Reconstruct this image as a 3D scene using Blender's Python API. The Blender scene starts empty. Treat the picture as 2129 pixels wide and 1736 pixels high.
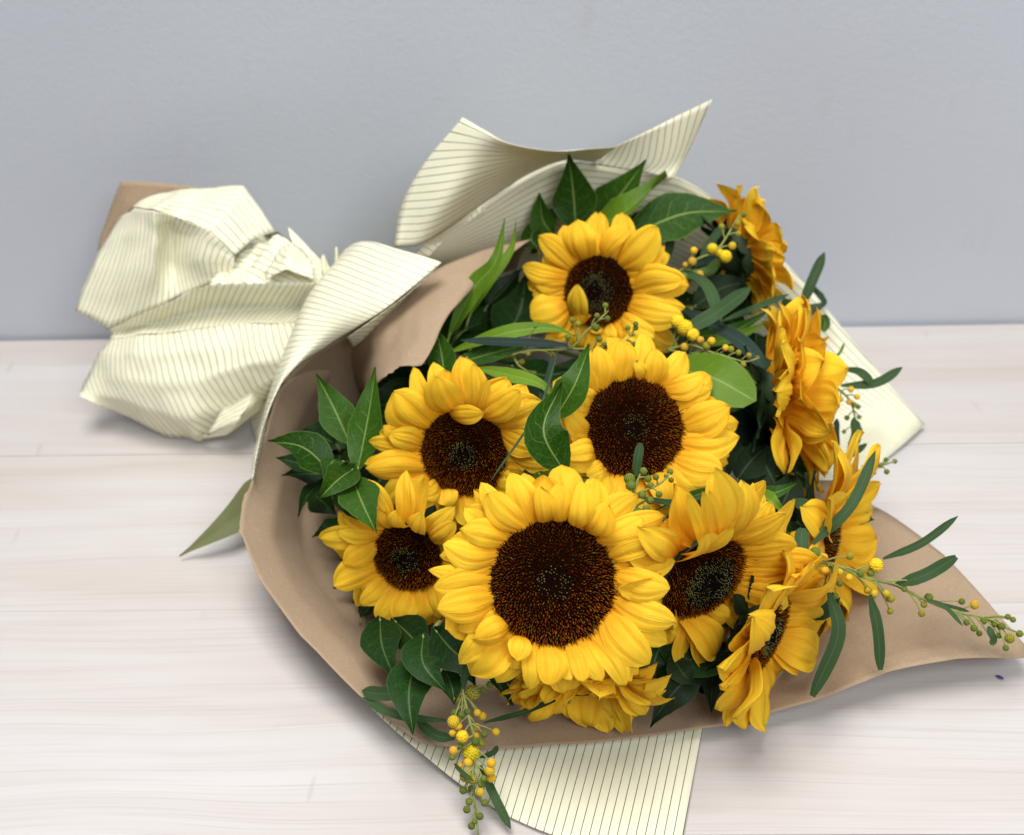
import bpy, math, random
import numpy as np
from mathutils import Vector, Matrix, noise

# ------------------------------------------------------------------ camera, world, lamps
SC = bpy.context.scene
COL = SC.collection
F = 2600.0                      # focal length in reference pixels (2129 wide)
CU, CV = 1064.5, 868.0
H = 0.59                        # camera height above the table top
PITCH, ROLL, YAW = math.radians(35), math.radians(2.2), math.radians(-2.4)
CAM = Vector((0, 0, H))
FW = Vector((0, math.cos(PITCH), -math.sin(PITCH)))
_r0 = Vector((1, 0, 0)); _u0 = _r0.cross(FW)
RT = _r0 * math.cos(ROLL) - _u0 * math.sin(ROLL)
UP = _u0 * math.cos(ROLL) + _r0 * math.sin(ROLL)
cam = bpy.data.cameras.new('camera')
camo = bpy.data.objects.new('camera', cam); COL.objects.link(camo)
camo.matrix_world = Matrix(((RT.x, UP.x, -FW.x, CAM.x), (RT.y, UP.y, -FW.y, CAM.y), (RT.z, UP.z, -FW.z, CAM.z), (0, 0, 0, 1)))
cam.sensor_width = 36; cam.lens = 36 * F / 2129
cam.clip_start = 0.02; cam.clip_end = 50
cam.dof.use_dof = True; cam.dof.focus_distance = 0.70; cam.dof.aperture_fstop = 8.0
SC.camera = camo

W = bpy.data.worlds.new('World'); SC.world = W; W.use_nodes = True
W.node_tree.nodes['Background'].inputs[0].default_value = (0.90, 0.94, 1.0, 1)
W.node_tree.nodes['Background'].inputs[1].default_value = 0.10

def area(name, loc, target, size, power, col):
    l = bpy.data.lights.new(name, 'AREA'); l.shape = 'RECTANGLE'; l.size, l.size_y = size
    l.energy = power; l.color = col
    o = bpy.data.objects.new(name, l); COL.objects.link(o); o.location = loc
    o.rotation_euler = (Vector(target) - Vector(loc)).to_track_quat('-Z', 'Y').to_euler()
    return o
area('ceiling_lamp', (-0.18, 0.46, 2.05), (0.12, 0.58, 0), (1.15, 0.9), 45.5, (1.0, 0.97, 0.93))
area('window_lamp', (0.70, -1.10, 1.80), (0.12, 0.85, 0.14), (1.4, 1.2), 45.0, (0.95, 0.97, 1.0))

SC.view_settings.view_transform = 'Standard'; SC.view_settings.look = 'None'
SC.view_settings.exposure = 0.0; SC.view_settings.gamma = 1.0
SC.render.engine = 'CYCLES'
SC.cycles.use_denoising = True
SC.cycles.max_bounces = 8; SC.cycles.diffuse_bounces = 4; SC.cycles.glossy_bounces = 3
SC.cycles.transmission_bounces = 4; SC.cycles.caustics_reflective = False

# ------------------------------------------------------------------ pixel -> place
def ray(u, v):
    return FW + RT * ((u - CU) / F) - UP * ((v - CV) / F)
def h(u, v, z):
    d = ray(u, v); return CAM + d * ((z - H) / d.z)
def yy(u, v, y):
    d = ray(u, v); return CAM + d * (y / d.y)
def depth(p):
    return (p - CAM).dot(FW)
def onplane(u, v, c, n):
    d = ray(u, v); return CAM + d * ((c - CAM).dot(n) / d.dot(n))
def camvec(r, u, t):
    return (RT * r + UP * u - FW * t).normalized()
def za(x, y): return 493.8 + x * .34432, 701.7 + y * .34432
def zb(x, y): return 675.7 + x * .3662, 1247.4 + y * .3662
def zc(x, y): return 1013.6 + x * .26953, 311.9 + y * .26953
def zd(x, y): return 1299.5 + x * .3592, 363.9 + y * .3592
def ze(x, y): return 1299.5 + x * .38967, 935.6 + y * .38967
def zf(x, y): return 1143.6 + x * .23953, 675.7 + y * .23953
def zm(x, y): return 857.6 + x * .31434, 961.6 + y * .31434
def zt(x, y): return 104 + x * .3892, 311.9 + y * .3892

# ------------------------------------------------------------------ materials
class NT:
    def __init__(s, name):
        s.m = bpy.data.materials.new(name); s.m.use_nodes = True
        s.t = s.m.node_tree; s.n = s.t.nodes; s.b = s.n['Principled BSDF']; s.out = s.n['Material Output']
    def add(s, typ, **kw):
        nd = s.n.new(typ)
        for k, v in kw.items():
            if k.startswith('i_'):
                key = k[2:]; key = int(key) if key.isdigit() else key.replace('_', ' ')
                nd.inputs[key].default_value = v
            else: setattr(nd, k, v)
        return nd
    def lk(s, a, b): s.t.links.new(a, b)
    def math(s, op, a, b=None, c=None, clamp=False):
        nd = s.n.new('ShaderNodeMath'); nd.operation = op; nd.use_clamp = clamp
        for i, x in enumerate((a, b, c)):
            if x is None: continue
            if isinstance(x, (int, float)): nd.inputs[i].default_value = x
            else: s.lk(x, nd.inputs[i])
        return nd.outputs[0]
    def mix(s, f, a, b, bt='MIX'):
        nd = s.n.new('ShaderNodeMix'); nd.data_type = 'RGBA'; nd.blend_type = bt
        for sock, x in ((nd.inputs[0], f), (nd.inputs[6], a), (nd.inputs[7], b)):
            if isinstance(x, (int, float)): sock.default_value = x
            elif isinstance(x, tuple): sock.default_value = x if len(x) == 4 else (*x, 1)
            else: s.lk(x, sock)
        return nd.outputs[2]
    def mapr(s, x, a, b, c=0., d=1., smooth=False):
        nd = s.n.new('ShaderNodeMapRange'); s.lk(x, nd.inputs[0])
        if smooth: nd.interpolation_type = 'SMOOTHSTEP'
        for i, v in enumerate((a, b, c, d)): nd.inputs[i + 1].default_value = v
        return nd.outputs[0]
    def noise(s, vec, scale, detail=3, rough=.55, sc3=None):
        if sc3:
            mp = s.n.new('ShaderNodeMapping'); s.lk(vec, mp.inputs[0]); mp.inputs[3].default_value = sc3; vec = mp.outputs[0]
        nd = s.add('ShaderNodeTexNoise', i_Scale=scale, i_Detail=detail, i_Roughness=rough)
        s.lk(vec, nd.inputs['Vector']); return nd.outputs['Fac']
    def bump(s, hgt, strength, dist):
        nd = s.add('ShaderNodeBump', i_Strength=strength, i_Distance=dist)
        s.lk(hgt, nd.inputs['Height']); s.lk(nd.outputs[0], s.b.inputs['Normal']); return nd.outputs[0]
    def uv(s):
        nd = s.n.new('ShaderNodeTexCoord'); return nd.outputs['UV']
    def objc(s):
        nd = s.n.new('ShaderNodeTexCoord'); return nd.outputs['Object']
    def rnd(s):
        return s.n.new('ShaderNodeObjectInfo').outputs['Random']
    def sep(s, vec):
        nd = s.n.new('ShaderNodeSeparateXYZ'); s.lk(vec, nd.inputs[0]); return nd.outputs
    def color(s, c): s.lk(c, s.b.inputs['Base Color'])
    def set(s, **kw):
        for k, v in kw.items(): s.b.inputs[k.replace('_', ' ')].default_value = v
    def translucent(s, c, f):
        tr = s.n.new('ShaderNodeBsdfTranslucent'); mx = s.n.new('ShaderNodeMixShader'); mx.inputs[0].default_value = f
        if isinstance(c, tuple): tr.inputs[0].default_value = (*c, 1)
        else: s.lk(c, tr.inputs[0])
        s.lk(s.b.outputs[0], mx.inputs[1]); s.lk(tr.outputs[0], mx.inputs[2]); s.lk(mx.outputs[0], s.out.inputs[0])

def petal_mat(name, base, body, edge):
    t = NT(name); uv = t.uv(); x, y, _ = t.sep(uv); r = t.rnd()
    off = t.n.new('ShaderNodeVectorMath'); off.operation = 'ADD'; t.lk(uv, off.inputs[0])
    cmb = t.n.new('ShaderNodeCombineXYZ'); t.lk(t.math('MULTIPLY', r, 37.), cmb.inputs[0]); t.lk(cmb.outputs[0], off.inputs[1])
    streak = t.noise(off.outputs[0], 1., 4, .6, (26, 2.2, 1))
    blot = t.noise(off.outputs[0], 3.2, 3)
    f = t.mapr(t.math('ADD', y, t.math('MULTIPLY', streak, .22)), .12, .72, smooth=True)
    c = t.mix(f, base, body)
    c = t.mix(t.mapr(streak, .52, .72, 0, .45), c, edge)
    c = t.mix(t.mapr(blot, .58, .8, 0, .35), c, base)
    c = t.mix(t.mapr(r, .25, 1, 0, .62), c, t.mix(.5, body, base))
    gr = t.add('ShaderNodeVertexColor', layer_name='tint')
    c = t.mix(t.math('MULTIPLY', t.sep(gr.outputs[0])[0], .62), c, base)  # groove tint: vein orange plus painted crease shade
    c = t.mix(t.math('MULTIPLY', t.mapr(y, .955, 1.), t.mapr(blot, .45, .6, 0, .55)), c, (.30, .13, .02))
    hs = t.add('ShaderNodeHueSaturation'); t.lk(c, hs.inputs['Color']); t.lk(t.mapr(blot, .3, .8, .92, 1.06), hs.inputs['Value'])
    c = hs.outputs[0]
    t.color(c); t.set(Roughness=.62, Specular_IOR_Level=.16)
    t.bump(streak, .5, .0016)
    t.translucent(c, .26)
    return t.m
M_PET = petal_mat('yellow_petal', (.89, .40, .009), (.99, .645, .034), (.99, .75, .095))
M_PETO = petal_mat('orange_petal', (.84, .29, .005), (.97, .56, .016), (.98, .64, .04))

def floret_mat():
    t = NT('floret'); a = t.add('ShaderNodeVertexColor', layer_name='tint')
    t.color(a.outputs[0]); t.set(Roughness=.9, Specular_IOR_Level=0.); return t.m
M_FLO = floret_mat()
def plain(name, c, rough=.6, var=.25, scale=180., spec=.3):
    t = NT(name); n = t.noise(t.objc(), scale, 3)
    t.color(t.mix(n, tuple(v * (1 - var) for v in c), tuple(min(1, v * (1 + var)) for v in c)))
    t.set(Roughness=rough, Specular_IOR_Level=spec); return t.m
M_DISC = plain('dark_disc', (.008, .0025, .001), .9, spec=0.)
M_STEM = plain('green_stem', (.10, .17, .035), .5, .3)
M_TWIG = plain('twig', (.24, .27, .07), .6, .3)
M_CALYX = plain('calyx', (.018, .040, .012), .6)

def leaf_mat(name, dark, light, vein, nv=7., vs=.9, rough=.34, narrow=False, edge=True):
    t = NT(name); uv = t.uv(); x, y, _ = t.sep(uv); r = t.rnd()
    ax = t.math('ABSOLUTE', t.math('SUBTRACT', x, .5))            # 0 midrib .. .5 margin
    n = t.noise(t.objc(), 55., 3); n2 = t.noise(t.objc(), 9., 2)
    c = t.mix(t.mapr(t.math('ADD', t.math('MULTIPLY', n2, .7), t.math('MULTIPLY', r, .45)), .25, .85), dark, light)
    c = t.mix(t.math('MULTIPLY', n, .35), c, dark)
    mid = t.mapr(ax, .008, .03, .85, 0)
    if narrow:
        vein_f = t.math('MULTIPLY', mid, .6)
        hgt = t.noise(uv, 1., 2, .5, (40, 1.5, 1))
    else:
        wob = t.math('MULTIPLY', t.math('SUBTRACT', t.noise(uv, 6., 2), .5), .9)
        ph = t.math('ADD', t.math('MULTIPLY', t.math('SUBTRACT', y, t.math('MULTIPLY', t.math('POWER', t.math('MULTIPLY', ax, 2.), 1.6), .22)), nv), wob)
        tri = t.math('ABSOLUTE', t.math('SUBTRACT', t.math('FRACT', ph), .5))
        side = t.math('MULTIPLY', t.mapr(tri, .0, .05, .34, 0), t.mapr(ax, .3, .46, 1, 0))
        vo = t.add('ShaderNodeTexVoronoi', feature='DISTANCE_TO_EDGE', i_Scale=1.)
        mp = t.n.new('ShaderNodeMapping'); mp.inputs[3].default_value = (9, 16, 1); t.lk(uv, mp.inputs[0]); t.lk(mp.outputs[0], vo.inputs['Vector'])
        net = t.mapr(vo.outputs['Distance'], 0, .05, .13, 0)
        vein_f = t.math('MAXIMUM', t.math('MAXIMUM', mid, side), net)
        hgt = t.math('SUBTRACT', t.math('MULTIPLY', n, .3), t.math('MAXIMUM', side, net))
    if edge: vein_f = t.math('MAXIMUM', vein_f, t.mapr(ax, .478, .497, 0, .55))
    c = t.mix(t.math('MULTIPLY', vein_f, vs), c, vein)
    t.color(c); t.set(Roughness=rough, Specular_IOR_Level=.12)
    t.bump(hgt, .35, .001)
    t.translucent(t.mix(.5, c, light), .12)
    return t.m
M_LF = leaf_mat('glossy_leaf', (.010, .042, .003), (.036, .105, .007), (.24, .34, .08))
M_LFD = leaf_mat('dark_leaf', (.004, .017, .003), (.014, .048, .008), (.12, .19, .06), vs=.7)  # leaf green lowered toward black to paint shade inside and low in the bouquet
M_LFB = leaf_mat('bright_leaf', (.065, .14, .008), (.15, .26, .016), (.27, .36, .10), vs=.7)
M_LFS = leaf_mat('sunflower_leaf', (.006, .016, .006), (.020, .040, .016), (.10, .14, .07), rough=.6, vs=.6)  # grey-green, darkened further to paint the deep shade in the gaps
M_OL = leaf_mat('olive_leaf', (.13, .15, .065), (.19, .21, .095), (.22, .24, .12), vs=.3, rough=.5, edge=False)
M_WL = leaf_mat('wattle_leaf', (.024, .055, .018), (.055, .105, .038), (.13, .18, .09), narrow=True, rough=.45)
M_WLB = leaf_mat('blue_wattle_leaf', (.013, .028, .022), (.030, .055, .042), (.10, .13, .12), narrow=True, rough=.35)
M_BR = leaf_mat('bract', (.008, .022, .010), (.024, .050, .022), (.06, .10, .05), rough=.6, vs=.5, edge=False)

def ball_mat(name, lo, hi):
    t = NT(name); a = t.add('ShaderNodeVertexColor', layer_name='tint'); r = t.rnd()
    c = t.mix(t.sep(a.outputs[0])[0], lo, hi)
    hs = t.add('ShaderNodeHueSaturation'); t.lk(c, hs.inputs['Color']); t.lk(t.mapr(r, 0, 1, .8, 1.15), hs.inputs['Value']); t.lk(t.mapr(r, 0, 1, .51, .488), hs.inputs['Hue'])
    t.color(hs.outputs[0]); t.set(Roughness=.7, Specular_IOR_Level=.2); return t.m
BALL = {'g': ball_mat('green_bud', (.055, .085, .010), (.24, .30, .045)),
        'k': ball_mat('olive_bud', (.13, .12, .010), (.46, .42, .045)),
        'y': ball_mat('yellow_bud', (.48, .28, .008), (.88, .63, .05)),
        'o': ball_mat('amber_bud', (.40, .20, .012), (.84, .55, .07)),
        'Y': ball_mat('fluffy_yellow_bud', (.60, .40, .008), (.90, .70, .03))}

def kraft_mat():
    t = NT('kraft_paper'); p = t.objc(); n1 = t.noise(p, 900., 3, .7); n2 = t.noise(p, 35., 3); n3 = t.noise(p, 300., 2, .5, (1, 1, .12))
    c = t.mix(t.mapr(n1, .3, .72), (.315, .226, .145), (.43, .318, .212))
    c = t.mix(t.mapr(n2, .3, .75, 0, .4), c, (.34, .245, .158))
    c = t.mix(t.mapr(n3, .62, .78, 0, .3), c, (.55, .40, .28))
    t.color(c); t.set(Roughness=.72, Specular_IOR_Level=.25)
    t.bump(t.math('ADD', n1, n2), .12, .0006); t.translucent(c, .06); return t.m
M_KR = kraft_mat()
def cream_mat(name, spacing=.0050, width=.082):
    t = NT(name); x, y, _ = t.sep(t.uv())
    fr = t.math('FRACT', t.math('ADD', t.math('DIVIDE', x, spacing), 50.))
    line = t.math('LESS_THAN', fr, width)
    n = t.noise(t.objc(), 60., 3)
    c = t.mix(n, (.82, .805, .60), (.85, .835, .64))
    t.color(t.mix(line, c, (.050, .048, .036)))
    t.lk(t.math('MULTIPLY', line, .55), t.b.inputs['Metallic'])
    t.lk(t.mapr(line, 0, 1, .48, .32), t.b.inputs['Roughness']); t.set(Specular_IOR_Level=.3)
    t.translucent(t.mix(line, (.90, .82, .42), (.05, .05, .03)), .10); return t.m
M_CR = cream_mat('striped_cream_paper')

def wood_mat():
    t = NT('whitewashed_pine'); p = t.objc(); r = t.rnd()
    cmb = t.n.new('ShaderNodeCombineXYZ'); t.lk(t.math('MULTIPLY', r, 9.), cmb.inputs[0]); t.lk(t.math('MULTIPLY', r, 5.), cmb.inputs[2])
    ad = t.n.new('ShaderNodeVectorMath'); ad.operation = 'ADD'; t.lk(p, ad.inputs[0]); t.lk(cmb.outputs[0], ad.inputs[1]); q = ad.outputs[0]
    warp = t.noise(q, 1., 2, .5, (2.2, 7, 1))
    wv = t.n.new('ShaderNodeVectorMath'); wv.operation = 'ADD'; t.lk(q, wv.inputs[0])
    c2 = t.n.new('ShaderNodeCombineXYZ'); t.lk(t.math('MULTIPLY', warp, .05), c2.inputs[1]); t.lk(c2.outputs[0], wv.inputs[1]); q2 = wv.outputs[0]
    fine = t.noise(q2, 1., 4, .65, (6, 620, 1)); med = t.noise(q2, 1., 4, .6, (1.6, 75, 1)); big = t.noise(q2, 1., 3, .6, (1.5, 9, 1)); wide = t.noise(q, 1., 3, .6, (3, 14, 1))
    c = t.mix(t.mapr(big, .35, .7), (.565, .545, .535), (.50, .445, .405))
    c = t.mix(t.mapr(wide, .50, .72, 0, .7), c, (.57, .555, .558))
    c = t.mix(t.mapr(med, .48, .72, 0, .34), c, (.45, .385, .35))
    c = t.mix(t.mapr(fine, .50, .72, 0, .34), c, (.36, .305, .28))
    sc = t.noise(q, 1., 2, .5, (60, 16, 1)); c = t.mix(t.mapr(sc, .70, .78, 0, .5), c, (.40, .35, .32))
    t.color(c); t.set(Roughness=.5, Specular_IOR_Level=.3)
    t.bump(t.math('ADD', fine, med), .10, .0008); return t.m
M_WOOD = wood_mat()
def wall_mat():
    t = NT('grey_wall_paint'); p = t.objc(); n = t.noise(p, 260., 3, .6); n2 = t.noise(p, 3., 3); n3 = t.noise(p, 1., 3, .6, (22, 1, 9))
    c = t.mix(t.mapr(n2, .3, .7), (.485, .510, .560), (.515, .540, .588))
    c = t.mix(t.mapr(n3, .62, .74, 0, .30), c, (.45, .44, .46))
    t.color(c); t.set(Roughness=.6, Specular_IOR_Level=.25); t.bump(n, .18, .0016); return t.m
M_WALL = wall_mat()
M_FLOOR = plain('grey_floor', (.30, .30, .33), .7, .1, 20)

# ------------------------------------------------------------------ mesh helpers
def mesh(name, verts, faces, mat, uvs=None, tint=None, smooth=True):
    me = bpy.data.meshes.new(name); me.from_pydata([tuple(v) for v in verts], [], faces)
    if smooth: me.polygons.foreach_set('use_smooth', [True] * len(me.polygons))
    li = np.zeros(len(me.loops), int); me.loops.foreach_get('vertex_index', li)
    if uvs is not None:
        l = me.uv_layers.new(name='UVMap'); l.data.foreach_set('uv', np.array(uvs, float)[li].ravel())
    if tint is not None:
        a = me.color_attributes.new('tint', 'FLOAT_COLOR', 'POINT'); a.data.foreach_set('color', np.array(tint, float).ravel())
    me.materials.append(mat); me.update(); return me
def link(name, me, parent=None, loc=(0, 0, 0)):
    o = bpy.data.objects.new(name, me); COL.objects.link(o); o.location = loc
    if parent: o.parent = parent
    return o
def thing(name, label, cat, loc, group=None):
    o = bpy.data.objects.new(name, None); COL.objects.link(o); o.location = loc; o.empty_display_size = .01
    o['label'] = label; o['category'] = cat
    if group: o['group'] = group
    return o
def gridfaces(nr, nc):
    return [(i * nc + j, i * nc + j + 1, (i + 1) * nc + j + 1, (i + 1) * nc + j) for i in range(nr - 1) for j in range(nc - 1)]
def cr(pts, t):
    n = len(pts) - 1; i = min(int(t), n - 1); f = t - i
    p1, p2 = pts[i], pts[i + 1]
    p0 = pts[i - 1] if i else p1 * 2 - p2
    p3 = pts[i + 2] if i + 2 <= n else p2 * 2 - p1
    return .5 * ((2 * p1) + (p2 - p0) * f + (2 * p0 - 5 * p1 + 4 * p2 - p3) * f * f + (3 * p1 - p0 - 3 * p2 + p3) * f ** 3)
def spline(pts, n):
    pts = [Vector(p) for p in pts]
    return [cr(pts, k / (n - 1) * (len(pts) - 1)) for k in range(n)]
def tubes(name, paths, mat, parent, origin, nseg=7):
    """paths: list of (points, r0, r1) joined as one mesh"""
    V, Fc = [], []
    for pts, r0, r1 in paths:
        n = len(pts); b = len(V)
        for k, p in enumerate(pts):
            d = (pts[min(k + 1, n - 1)] - pts[max(k - 1, 0)]).normalized()
            a = d.orthogonal().normalized() if k == 0 else (a - d * a.dot(d)).normalized()
            c = d.cross(a); r = r0 + (r1 - r0) * k / (n - 1)
            for s in range(nseg):
                an = 2 * math.pi * s / nseg; V.append(p + (a * math.cos(an) + c * math.sin(an)) * r - origin)
        for k in range(n - 1):
            for s in range(nseg):
                s2 = (s + 1) % nseg; Fc.append((b + k * nseg + s, b + k * nseg + s2, b + (k + 1) * nseg + s2, b + (k + 1) * nseg + s))
        Fc.append(tuple(b + s for s in range(nseg))[::-1]); Fc.append(tuple(b + (n - 1) * nseg + s for s in range(nseg)))
    return link(name, mesh(name, V, Fc, mat), parent)

def sheet(name, rows, mat, parent, sub=7, lin=0., stripe='v', amp=0., ns=30., seed=0, thick=.00025, rough_edge=None, ang=0., proj=None):
    """interpolating bicubic surface through a grid of control points; UV in metres, stripes are lines of constant x"""
    nr, nc = len(rows), len(rows[0]); NR, NC = (nr - 1) * sub + 1, (nc - 1) * sub + 1
    P = []
    def ip(pts, t):
        a = cr(pts, t)
        if not lin: return a
        i = min(int(t), len(pts) - 2); return a.lerp(pts[i].lerp(pts[i + 1], t - i), lin)
    cols = [[ip(r, j / sub) for j in range(NC)] for r in rows]
    for i in range(NR):
        P.append([ip([cols[k][j] for k in range(nr)], i / sub) for j in range(NC)])
    if amp:
        Q = [[p.copy() for p in r] for r in P]
        for i in range(NR):
            for j in range(NC):
                a = P[i][min(j + 1, NC - 1)] - P[i][max(j - 1, 0)]; b = P[min(i + 1, NR - 1)][j] - P[max(i - 1, 0)][j]
                n = a.cross(b)
                if n.length < 1e-12: continue
                q = P[i][j] * ns + Vector((seed * 7.3, seed * 1.7, seed))
                d = (1 - abs(noise.noise(q)) * 2.2) + .5 * (1 - abs(noise.noise(q * 2.1)) * 2.2) - .9
                Q[i][j] = P[i][j] + n.normalized() * amp * d
        P = Q
    if rough_edge:
        rng = random.Random(seed)
        for i, j in rough_edge(NR, NC): P[i][j] = P[i][j] + Vector((rng.uniform(-1, 1), rng.uniform(-1, 1), rng.uniform(-1, 1))) * .0007
    Uc = [0.]; Vc = [0.]
    for j in range(1, NC): Uc.append(Uc[-1] + sum((P[i][j] - P[i][j - 1]).length for i in range(NR)) / NR)
    for i in range(1, NR): Vc.append(Vc[-1] + sum((P[i][j] - P[i - 1][j]).length for j in range(NC)) / NC)
    ca, sa = math.cos(ang), math.sin(ang)
    uv = [((Uc[j] * ca + Vc[i] * sa, Vc[i]) if stripe == 'v' else (Vc[i] * ca + Uc[j] * sa, Uc[j])) for i in range(NR) for j in range(NC)]
    if proj: uv = [(P[i][j].dot(proj), Vc[i]) for i in range(NR) for j in range(NC)]
    org = P[NR // 2][NC // 2] - parent.location if parent else Vector()
    base = P[NR // 2][NC // 2]
    o = link(name, mesh(name, [p - base for r in P for p in r], gridfaces(NR, NC), mat, uv), parent, org)
    md = o.modifiers.new('thickness', 'SOLIDIFY'); md.thickness = thick; md.offset = 0
    return o

# ------------------------------------------------------------------ setting: wall, floor, table of planks
def box(name, x0, x1, y0, y1, z0, z1, mat, parent=None, bev=0.):
    import bmesh
    bm = bmesh.new(); bmesh.ops.create_cube(bm, size=1)
    for v in bm.verts: v.co = Vector(((v.co.x) * (x1 - x0), v.co.y * (y1 - y0), v.co.z * (z1 - z0)))
    if bev: bmesh.ops.bevel(bm, geom=bm.edges[:], offset=bev, segments=2, affect='EDGES', profile=.6)
    me = bpy.data.meshes.new(name); bm.to_mesh(me); bm.free(); me.materials.append(mat)
    return link(name, me, parent, ((x0 + x1) / 2, (y0 + y1) / 2, (z0 + z1) / 2))
wall = box('wall', -3, 3, .9815, 1.1, -.78, 2.4, M_WALL); wall['kind'] = 'structure'
wc = wall.location.copy(); wall.rotation_euler.z = YAW; wall.location = Matrix.Rotation(YAW, 3, 'Z') @ wc
floor = box('floor', -3, 3, -2.5, 1.3, -.9, -.78, M_FLOOR); floor['kind'] = 'structure'
table = thing('table', 'whitewashed pine plank table top pushed against the grey wall', 'table', (0, 0, 0)); table.rotation_euler.z = YAW
PW = .1790
for k in range(3):
    y1 = .977 - k * PW
    box('plank', -1.3, 1.3, y1 - PW + (.0002 if k < 2 else -.0035), y1 - .0002, -.034, 0 if k != 1 else -.0003, M_WOOD, table, .0006)
for sx in (-1.2, 1.2):
    for y in (.50, .91): box('leg', sx - .03, sx + .03, y - .03, y + .03, -.78, -.0345, M_WOOD, table, .002)
box('apron', -1.16, 1.16, .482, .502, -.11, -.0345, M_WOOD, table, .001)

# ------------------------------------------------------------------ striped cream wrapping paper
paper = thing('striped_wrapping_paper', 'cream wrapping paper with thin dark stripes, gathered in a bow at left', 'wrapping paper', h(650, 600, 0.0))
def Hs(l): return [h(*p) for p in l]
def Zt(l): return [yy(*zt(x, y), d) for x, y, d in l]
# tail bow, upper lobe: face below the ridge
sheet('tail_fold', [
    Zt([(130, 860, .885), (310, 950, .872), (520, 868, .872), (690, 775, .872), (850, 715, .868), (985, 650, .865)]),
    Zt([(215, 640, .900), (400, 655, .878), (560, 610, .872), (645, 620, .892), (800, 590, .868), (985, 610, .865)]),
    Zt([(290, 480, .915), (430, 455, .892), (565, 400, .880), (640, 430, .902), (815, 480, .872), (985, 580, .866)]),
    Zt([(350, 395, .925), (445, 310, .908), (555, 325, .882), (650, 352, .888), (850, 430, .872), (985, 565, .866)])], M_CR, paper, lin=.9, stripe='v', ang=-.1, amp=.0012, ns=40)
sheet('tail_fold', [
    Zt([(350, 393, .926), (445, 308, .909), (555, 323, .883), (650, 350, .889), (850, 428, .873), (985, 563, .867)]),
    Zt([(390, 345, .932), (500, 262, .918), (650, 262, .900), (760, 275, .905), (950, 310, .890), (1090, 470, .880)]),
    Zt([(450, 292, .936), (600, 222, .930), (750, 203, .925), (880, 196, .922), (1032, 187, .915), (1205, 432, .890)])], M_CR, paper, lin=.9, stripe='h', amp=.0018, ns=34, seed=2)
sheet('tail_fold', [   # back of the upper lobe, facing the wall
    Zt([(1205, 432, .892), (1320, 505, .885), (1470, 615, .87)]),
    Zt([(1120, 420, .93), (1300, 520, .92), (1470, 640, .89)]),
    Zt([(985, 563, .90), (1200, 600, .90), (1470, 680, .88)])], M_CR, paper, lin=.9, stripe='h', amp=.0015, ns=50, seed=5)
# lower lobe: lip, shaded inside, ridge, outer face
lip = [(312, 957, .872), (500, 872, .858), (680, 782, .850), (840, 719, .845), (1100, 712, .838), (1300, 706, .835), (1460, 700, .83)]
ins = [(318, 985, .874), (520, 940, .870), (700, 890, .868), (860, 850, .868), (1080, 845, .862), (1270, 842, .856), (1440, 830, .84)]
rdg = [(322, 1012, .868), (500, 990, .856), (680, 970, .850), (850, 948, .846), (1020, 930, .842), (1180, 925, .838), (1360, 915, .83)]
sheet('tail_fold', [Zt(lip), Zt(ins), Zt(rdg)], M_CR, paper, lin=.9, stripe='v', ang=.25, amp=.0013, ns=40, seed=3)
def hz(l): return [h(*zt(x, y), z) for x, y, z in l]
sheet('tail_fold', [
    Zt([(x, y + 1, d - .0005) for x, y, d in rdg]),
    Zt([(255, 1085, .866), (440, 1090, .838), (630, 1085, .830), (800, 1070, .828), (975, 1060, .826), (1130, 1050, .82), (1330, 1020, .815)]),
    Zt([(200, 1200, .862), (400, 1225, .828), (590, 1250, .816), (760, 1240, .814), (900, 1190, .816), (1080, 1140, .81), (1270, 1120, .805)]),
    Zt([(162, 1290, .850), (390, 1340, .826), (600, 1410, .812), (760, 1430, .806), (900, 1350, .818), (1050, 1300, .815), (1220, 1210, .805)]),
    hz([(155, 1322, .040), (400, 1422, .016), (620, 1512, .005), (790, 1553, .003), (930, 1500, .012), (1080, 1400, .03), (1200, 1290, .045)])],
    M_CR, paper, lin=.9, stripe='v', ang=-.55, amp=.0018, ns=26, seed=4)
# gathered paper above the lip, toward the knot
sheet('gather', [
    Zt([(845, 722, .848), (1000, 716, .844), (1150, 714, .842), (1300, 708, .838), (1460, 702, .832)]),
    Zt([(900, 650, .872), (1040, 600, .868), (1180, 570, .860), (1320, 610, .855), (1450, 660, .845)]),
    Zt([(985, 572, .880), (1100, 505, .882), (1220, 452, .880), (1340, 520, .875), (1465, 625, .860)])], M_CR, paper, lin=.9, stripe='h', ang=.5, amp=.0030, ns=55, seed=8, sub=10)
sheet('gather', [
    Zt([(1150, 690, .835), (1260, 640, .832), (1410, 690, .830)]),
    Zt([(1165, 620, .850), (1270, 560, .845), (1400, 620, .84)]),
    Zt([(1240, 510, .865), (1290, 500, .862), (1400, 590, .855)])], M_CR, paper, lin=.9, stripe='h', ang=.8, amp=.0022, ns=60, seed=9)
sheet('gather', [
    Zt([(1270, 408, .895), (1330, 470, .89), (1475, 610, .872)]),
    Zt([(1282, 470, .888), (1360, 540, .88), (1480, 640, .862)]),
    Zt([(1300, 520, .875), (1390, 600, .865), (1490, 690, .845)])], M_CR, paper, lin=.9, stripe='h', amp=.001, seed=11)
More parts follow.
